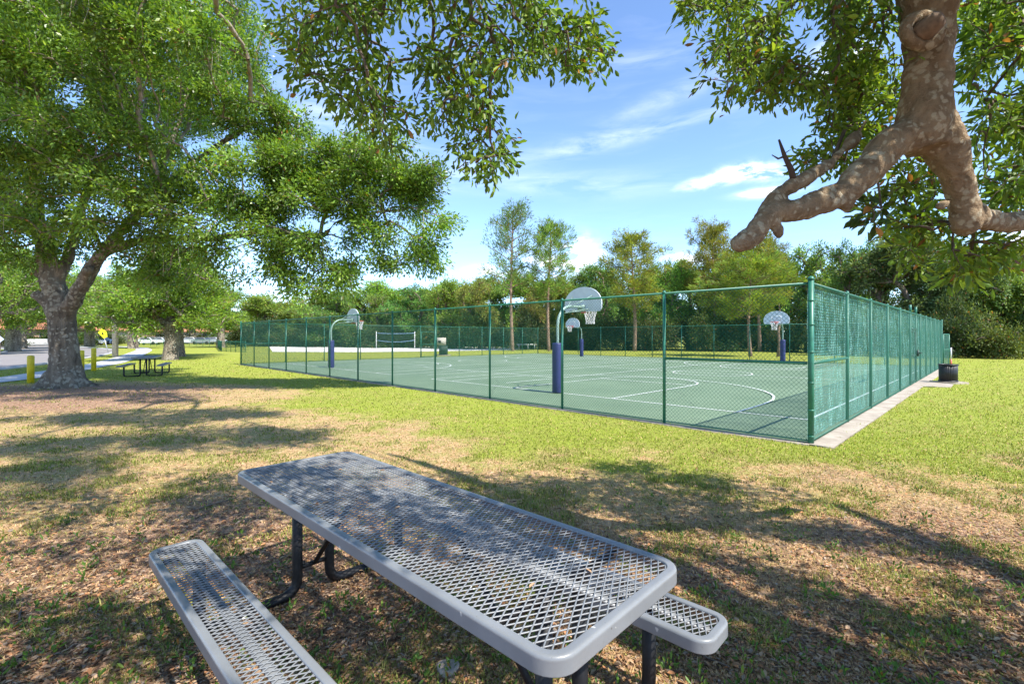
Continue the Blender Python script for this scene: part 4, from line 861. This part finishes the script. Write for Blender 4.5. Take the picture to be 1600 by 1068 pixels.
# ---------------------------------------------------------------- street furniture
def bollard(px,by,ty,label):
    g=gp(px,by); h=(by-ty)*g[1]/F; m=MB(); m.tube([(0,0,-.2),(0,0,h-.04),(0,0,h-.012),(0,0,h)],[.095,.095,.085,.04],16); o=m.obj('bollard',M['yellow'],None,True); o.location=g; tag(o,label,'bollard','yellow bollards')
bollard(48,598,555,'yellow bollard left of the thick oak trunk'); bollard(127.5,582,547,'yellow bollard half hidden by the right side of the thick oak trunk'); bollard(146.5,579,543,'yellow bollard farthest right, standing by the pavement')
g_=gp(180,557.5); m=MB(); m.box((-.17,-.12,-.2),(.17,.12,3.0)); m.box((-.10,-.08,3.0),(.10,.08,3.1)); o=m.obj('wooden_post',M['wood']); o.location=g_; tag(o,'thick weathered wooden post on the verge beside the road','post')
bv=o.modifiers.new('bevel','BEVEL'); bv.width=.02
o=empty('road_sign',(*((161-800)/F*45,45),0),.0,'fluorescent yellow diamond warning sign leaning beside the road','sign'); zc=CH+(HY-521)/F*45
m=MB(); m.tube([(.55,0,-.1),(.05,0,zc-.2)],.035,8); m.obj('post',M['steel'],o,True)
m=MB(); c=[(-.42,.0),(-.18,.46),(.22,.28),(.42,-.22),(.12,-.5)]; c=np.array([(-.44,.08),(-.10,.50),(.34,.20),(.46,-.30),(.12,-.46)]); n=5
fr_=np.stack([c[:,0],np.full(n,-.05),c[:,1]+zc],1); bk=fr_.copy(); bk[:,1]=-.03; m.ngon(fr_); m.ngon(bk[::-1]); k=np.arange(n); m.add(np.concatenate([bk,fr_]),np.stack([k,(k+1)%n,(k+1)%n+n,k+n],1)); po=m.obj('panel',M['signyel'],o)
m=MB(); m.box((-.08,-.056,zc-.10),(.04,-.0505,zc+.12)); m.box((.04,-.056,zc-.12),(.12,-.0505,zc-.02)); m.obj('symbol',M['black'],po)
o=empty('road_sign',((-7-800)/F*30,30,0),.5,'blank grey back of a diamond sign at the left edge of the picture','sign'); m=MB(); m.tube([(0,0,-.1),(0,0,2.)],.03,8); m.obj('post',M['steel'],o,True)
m=MB(); m.prism([(.42,0),(0,.42),(-.42,0),(0,-.42)],-.01,.01); po=m.obj('panel',M['signback'],o); po.rotation_euler=(math.pi/2,0,0); po.location=(0,-.045,1.42)
# low green fences
def lowfence(P,Q,n,label,h=1.1,rad=.006):
    o,_=fence('low_fence',label,P,Q,list(np.linspace(0,np.linalg.norm(np.array(Q)-np.array(P)),n)),h,rad=rad,sp=.12,corner=(),railr=.03)
    return o
lowfence(gp(346,549),gp(384,550.5),6,'short stretch of low green fence just left of the tall court fence',1.1)
lowfence(gp(346,549),gp(338,541),6,'low green fence running back from the left of the court')
lowfence(gp(205,540.5),gp(338,541),14,'long low green fence in front of the parked cars')
lowfence(gp(430,540),gp(860,541.5),24,'long low green fence behind the white sand',1.3,rad=.010)
# cars
def car(loc,rz,paint,label):
    o=empty('parked_car',loc,rz,label,'car','cars parked beyond the low fence')
    prof=[(-2.2,.35),(-2.25,.7),(-2.1,.95),(-1.5,1.02),(-.95,1.45),(.55,1.47),(1.15,1.02),(2.1,.85),(2.25,.6),(2.2,.35)]
    m=MB(); n=len(prof); k=np.arange(n)
    for a in (0,): 
        L0=np.array([(x,-.87 if z<1.1 else -.66,z) for x,z in prof]); R0=L0*np.array([1,-1,1]); m.ngon(L0); m.ngon(R0[::-1]); m.add(np.concatenate([R0,L0]),np.stack([k,(k+1)%n,(k+1)%n+n,k+n],1))
    m.obj('body',M[paint],o)
    m=MB(); 
    for s in (-1,1): m.add([(-1.35,s*.86,1.07),(.98,s*.86,1.07),(.48,s*.70,1.40),(-.88,s*.70,1.40)],[[0,1,2,3]])
    m.add([(1.10,-.72,1.08),(1.10,.72,1.08),(.62,.60,1.44),(.62,-.60,1.44)],[[0,1,2,3]]); m.add([(-1.50,-.72,1.08),(-1.50,.72,1.08),(-1.02,.60,1.43),(-1.02,-.60,1.43)],[[0,1,2,3]]); m.obj('window',M['glass'],o)
    for x in (-1.4,1.4):
        for s in (-1,1): m=MB(); m.tube([(x,s*.70,.33),(x,s*.90,.33)],.33,14); m.obj('wheel',M['tyre'],o,True)
for px,dd,pt,rz,lb in ((232,96,'carw',.1,'white car directly right of the wood post, beyond the low fence'),(252,99,'carw',.0,'white car seen just left of the twin trunked oak'),(300,104,'carw',.1,'white car right of the twin trunked oak'),(318,100,'carg',-.1,'grey car between two white cars beyond the long low fence'),(336,103,'carw',0,'white car at the right end of the row beyond the long low fence'),(140,88,'carg',.4,'grey car beyond the road curve right of the thick trunk'),(128,95,'carw',.3,'white car behind the grey one right of the thick trunk'),(160,96,'carb',.2,'blue car seen behind the leaning yellow sign')):
    car(((px-800)/F*dd,dd,0),rz,pt,lb)
# houses
def house(px,d,w,label,wall='cream',dep=9,h=3.0,rh=2.2,rz=0):
    o=empty('house',((px-800)/F*d,d,0),rz,label,'house','houses across the road'); m=MB(); m.box((-w/2,0,-.1),(w/2,dep,h)); wo=m.obj('wall',M[wall],o)
    m=MB(); e=.6; z0=h; a=[(-w/2-e,-e,z0),(w/2+e,-e,z0),(w/2+e,dep+e,z0),(-w/2-e,dep+e,z0),(-w/2+3,dep/2,z0+rh),(w/2-3,dep/2,z0+rh)]
    m.add(a,[[0,1,5,4],[2,3,4,5]],[[1,2,5],[3,0,4]]); m.add(a[:4],[[3,2,1,0]]); m.obj('roof',M['roof'],o)
    for i in range(max(2,int(w/4))):
        x=-w/2+w*(i+.5)/max(2,int(w/4)); m=MB(); m.box((x-.8,-.06,1.0),(x+.8,.02,2.3)); f=m.obj('window',M['white'],o); m=MB(); m.box((x-.7,-.075,1.1),(x+.7,-.05,2.2)); m.obj('pane',M['glass'],f)
house(20,92,16,'orange roofed house across the road at the far left','beige'); house(86,104,18,'pale house with terracotta roof seen left of the thick trunk','cream'); house(150,120,18,'orange roofed house seen behind the yellow sign','beige'); house(222,128,20,'low house with terracotta roof behind the parked cars','cream'); house(310,140,26,'long pale house behind the low green fence','cream'); house(-70,90,18,'house beyond the left edge of the picture','cream')
g0=np.array([(38-800)/F*78,78,0]); g1=np.array([(92-800)/F*82,82,0]); a=math.atan2(g1[1]-g0[1],g1[0]-g0[0]); L=np.linalg.norm(g1-g0)
o=empty('white_fence',g0,a,'low white picket fence before the houses across the road','fence'); m=MB()
for x_ in np.arange(0,L,.16): m.box((x_,-.02,0),(x_+.11,.02,1.2))
m.obj('picket_row',M['white'],o); m=MB(); m.box((0,.021,.3),(L,.06,.4)); m.box((0,.021,.9),(L,.06,1.0)); m.obj('rail',M['white'],o)
# ---------------------------------------------------------------- beyond the court
a=gp(588,544.5); b=gp(649,545.5); a[1]=b[1]=60; a[0]=(588-800)/F*60; b[0]=(648-800)/F*60
o=empty('volleyball_net',a,0,'sagging volleyball net between two pale posts on the white sand','net'); L=b[0]-a[0]
for x_ in (0,L): m=MB(); m.tube([(x_,0,-.1),(x_,0,2.25)],.045,8); m.obj('post',M['white'],o,True)
m=MB(); 
for zz,sag in ((2.05,.08),(1.15,.22)):
    P=[(t*L,0,zz-sag*4*t*(1-t)) for t in np.linspace(0,1,9)]; m.tube(P,.025,4)
m.obj('net_band',M['blue'],o); m=MB(); ts=np.linspace(0,L,49); m.segs([(t,0,2.03-.32*(t/L)*(1-t/L)) for t in ts],[(t,0,1.15-.88*(t/L)*(1-t/L)) for t in ts],.008); 
for q in np.linspace(.1,.9,8): P=[(t*L,0,(2.05-.32*t*(1-t))*(1-q)+(1.15-.88*t*(1-t))*q) for t in np.linspace(0,1,9)]; m.tube(P,.007,3)
m.obj('net_mesh',M['dark_green'],o)
def bin_(loc,r,h,mat,label,pad=None,slats=26):
    o=empty('litter_bin',loc,0,label,'bin')
    if pad: m=MB(); m.prism(pad,-.05,.06); m.obj('concrete_pad',M['conc'],o)
    m=MB(); m.tube([(0,0,.06),(0,0,h-.05)],r*.9,20); m.obj('liner',M['tyre'],o,True)
    m=MB()
    for k in range(slats):
        t=2*math.pi*k/slats; c,s=math.cos(t),math.sin(t); w=math.pi*r/slats*.80
        v=[]
        for rr in (r*.95,r):
            for ww in (-w,w):
                for zz in (.07,h-.02): v.append((rr*c-ww*s,rr*s+ww*c,zz))
        m.add(v,[[0,1,3,2],[4,6,7,5],[0,4,5,1],[2,3,7,6],[0,2,6,4],[1,5,7,3]])
    m.obj('slats',M[mat],o)
    m=MB(); m.tube([(r*1.01*math.cos(t),r*1.01*math.sin(t),h-.03) for t in np.linspace(0,2*math.pi,25)],.025,6,False); m.tube([(r*1.01*math.cos(t),r*1.01*math.sin(t),.09) for t in np.linspace(0,2*math.pi,25)],.02,6,False); m.obj('hoop_band',M[mat],o,True)
    return o
p=gp(1491,599.5); bin_((p[0],p[1]+.22,0),.245,.66,'blackp','black slatted litter bin on a concrete pad outside the netted fence',[(-.34,-.32),(.40,-.32),(.40,.34),(-.34,.34)],slats=34)
d_=1166/45.; q=np.array([(1486-800)/F*d_,d_,0]); o=empty('marker_post',q,0,'thin white marker pipe with a red base behind the black bin','post'); m=MB(); m.tube([(0,0,.35),(0,0,.98)],.034,10); m.obj('pipe',M['white'],o,True); m=MB(); m.tube([(0,0,-.1),(0,0,.35)],.038,10); m.obj('base',M['rim'],o,True)
p=gp(692,555.5); bin_((p[0],p[1]+.3,0),.36,.85,'dark_green','dark green litter bin on a slab beyond the court fence',[(-.7,-.5),(.6,-.5),(.6,.5),(-.7,.5)])
o=empty('notice_box',(p[0]-.4,p[1]+2.0,0),.1,'pale box on a post behind the dark green bin','box'); m=MB(); m.tube([(0,0,0),(0,0,.9)],.05,8); m.obj('post',M['steel'],o,True); m=MB(); m.box((-.38,-.15,.85),(.38,.15,1.5)); m.obj('box_body',M['cream'],o); m=MB(); m.box((-.28,-.165,1.05),(-.05,-.151,1.25)); m.obj('opening',M['black'],o)
d_=58.; o=empty('bench',((825-800)/F*d_,d_,0),0,'pale backless aluminium bench beyond the far fence','bench'); m=MB(); m.box((-1.4,-.2,.60),(1.1,.2,.68)); m.obj('seat',M['alum'],o)
for s in (-1.1,0,.8): m=MB(); m.box((s-.04,-.18,0),(s+.04,.18,.60)); m.obj('leg',M['steel'],o)
# ---------------------------------------------------------------- grass and litter
def flat(x,y):
    u,v=uvof(x,y); court=(u>-.22+.32*(fbm(v*2.5,u*0,77)-.5))&(u<LU+.1)&(v>-.08)&(v<LV+.05); land=(u>-.95)&(u<=-.24)&(v>12.0)&(v<13.4)
    dr=np.min(np.hypot(x[:,None]-SW[None,:,0],y[:,None]-SW[None,:,1]),1)<1.0 if len(x)<1 else np.zeros(len(x),bool)
    return court|land
def segd(x,y,P):
    d=np.full(len(x),1e9)
    for a,b in zip(P[:-1],P[1:]):
        e=b-a; t=np.clip(((x-a[0])*e[0]+(y-a[1])*e[1])/(e@e),0,1); d=np.minimum(d,np.hypot(x-a[0]-t*e[0],y-a[1]-t*e[1]))
    return d
def gsample(n,y0,y1,pw=1.):
    px=R.uniform(-80,1680,n); py=y0+(y1-y0)*R.random(n)**pw; d=F*CH/(py-HY); x=(px-800)/F*d; y=d
    return x,y
x,y=gsample(430000,558,1110,.95); gr,li,dry=zones(x,y); k=~flat(x,y); far=y>15
kk=k.copy(); m_=far&k; idx=np.where(m_)[0]; kk[idx[segd(x[idx],y[idx],SW[::4])<.85]]=False; kk[idx[segd(x[idx],y[idx],NEs[::4]+np.array([-3.6,-2.2]))<4.6]]=False
dens=np.clip(gr*1.0+(1-gr)*(1-li)*.62+li*.13+.9*(fbm(x*2.3,y*2.3,61)>.60)*(1-gr)*(.25+.55*R.random(len(x))),0,1); kk&=R.random(len(x))<dens
x,y,gr,li=x[kk],y[kk],gr[kk],li[kk]; n=len(x)
tuft=(fbm(x*2.3,y*2.3,61)>.58)&(gr<.6); g_local=np.where(R.random(n)<np.where(tuft,.55,.14)*np.interp(y,[2,4,6,12],[.35,.9,2.7,3.2]),1.,0.)*(1-gr)+gr*(R.random(n)<.9)
hue=R.random((n,1)); cgreen=np.array([[.23,.28,.034]])*(.6+.8*hue); cstr=np.array([[.60,.40,.20]])*(.55+.8*R.random((n,1))); cgr2=np.array([[.21,.23,.045]])*(.6+.8*R.random((n,1)))
col=np.where(g_local[:,None]>.5,np.where(gr[:,None]>.5,cgreen,cgr2),cstr)
yl_=R.random(n)<.14; col[yl_]=np.array([.36,.33,.10])*(.7+.6*R.random((yl_.sum(),1)))
h=(.014+.026*R.random(n))*(1+.5*tuft*(g_local>.5))*np.where(g_local>.5,1.,.8)*np.where(gr>.5,1.15,.85)*np.clip(1+(y-8)*.04,1,2.0); big=R.random(n)<.015; h[big]*=1.8
wd=np.clip(.0022+.0011*y,.0030,.03)*(.7+.6*R.random(n)); a=R.random(n)*2*math.pi; lean=R.uniform(.3,1.5,n)*np.where(g_local>.5,1,1.9)
sx_=np.stack([np.cos(a),np.sin(a),0*a],1); ld=np.stack([-np.sin(a),np.cos(a),0*a],1); P=np.stack([x,y,hgt(x,y)-.003],1)
up=np.array([[0,0,1.]]); mid=P+up*(h*.6)[:,None]+ld*(h*lean*.3)[:,None]; tip=P+up*(h*np.clip(1.1-.35*lean,.3,1))[:,None]+ld*(h*lean*.9)[:,None]
v=np.stack([P-sx_*wd[:,None]/2,P+sx_*wd[:,None]/2,mid+sx_*wd[:,None]*.4,mid-sx_*wd[:,None]*.4,tip],1)
b0=np.arange(n)*5; gmb=MB(); gmb.add(v.reshape(-1,3),np.stack([b0,b0+1,b0+2,b0+3],1),np.stack([b0+3,b0+2,b0+4],1),np.repeat(col,5,0))
gmat=leafmat('grass_blade',.6,.30,gain=(1.3,1.2,.7),spec=.2)
tag(gmb.obj('grass',gmat,color=True),'short mixed green and straw coloured grass growing on the lawn','grass',kind='stuff')
x,y=gsample(90000,575,1110,.9); gr,li,dry=zones(x,y); k=(~flat(x,y))&(R.random(len(x))<np.clip(li*.85+.10*(1-gr)+.01,0,1))&(y<19); x,y,li=x[k],y[k],li[k]; n=len(x)
pal=np.array([[.30,.17,.09],[.20,.11,.06],[.42,.27,.16],[.30,.23,.17],[.42,.20,.09],[.11,.07,.045],[.40,.28,.16]]); col=pal[R.integers(0,len(pal),n)]*(.7+.6*R.random((n,1)))
a=R.random(n)*2*math.pi; D=np.stack([np.cos(a),np.sin(a),R.normal(size=n)*.22],1); P=np.stack([x,y,hgt(x,y)+.006+.008*R.random(n)],1); lmb=MB()
sz=np.clip(.014+.026*R.random(n)**1.5+.0012*y,0,.07); leaves(lmb,P,D,sz,sz*np.where(R.random(n)<.35,.18,.48),col,'leaf',up=1.6)
tq=[(x_,y_) for x_,y_ in zip(R.uniform(-1.1,1.1,16),R.uniform(-.3,.3,16))]; ca,sa=math.cos(TA+math.pi/2),math.sin(TA+math.pi/2)
tp=np.array([(-.53+a_*ca-b_*sa,2.287+a_*sa+b_*ca,.758) for a_,b_ in tq]); aa=R.random(16)*6.28; leaves(lmb,tp,np.stack([np.cos(aa),np.sin(aa),0*aa],1),.035,.013,pal[R.integers(0,5,16)],'leaf',up=2)
tag(lmb.obj('leaf_litter',leafmat('dead_leaf',.8,.12,gain=(1.2,1,.7),spec=.15),color=True),'fallen brown oak leaves scattered over the bare ground and thin grass','leaf litter',kind='stuff')
# small weeds
x,y=gsample(900,640,1110,.8); gr,li,dry=zones(x,y); k=(gr<.5)&(R.random(len(x))<.55); x,y=x[k],y[k]; wm=MB(); C=np.stack([x,y,hgt(x,y)+.018],1); D=np.tile([[0,0,1.]],(len(x),1))
foliage(wm,C,D,16,.022,.032,.012,(.085,.16,.028),'leaf',yel=.3,out=.5,down=-.2)
tag(wm.obj('weeds',M['leaf_near'],color=True),'small bright green weeds sprouting through the dry grass','weeds',kind='stuff')
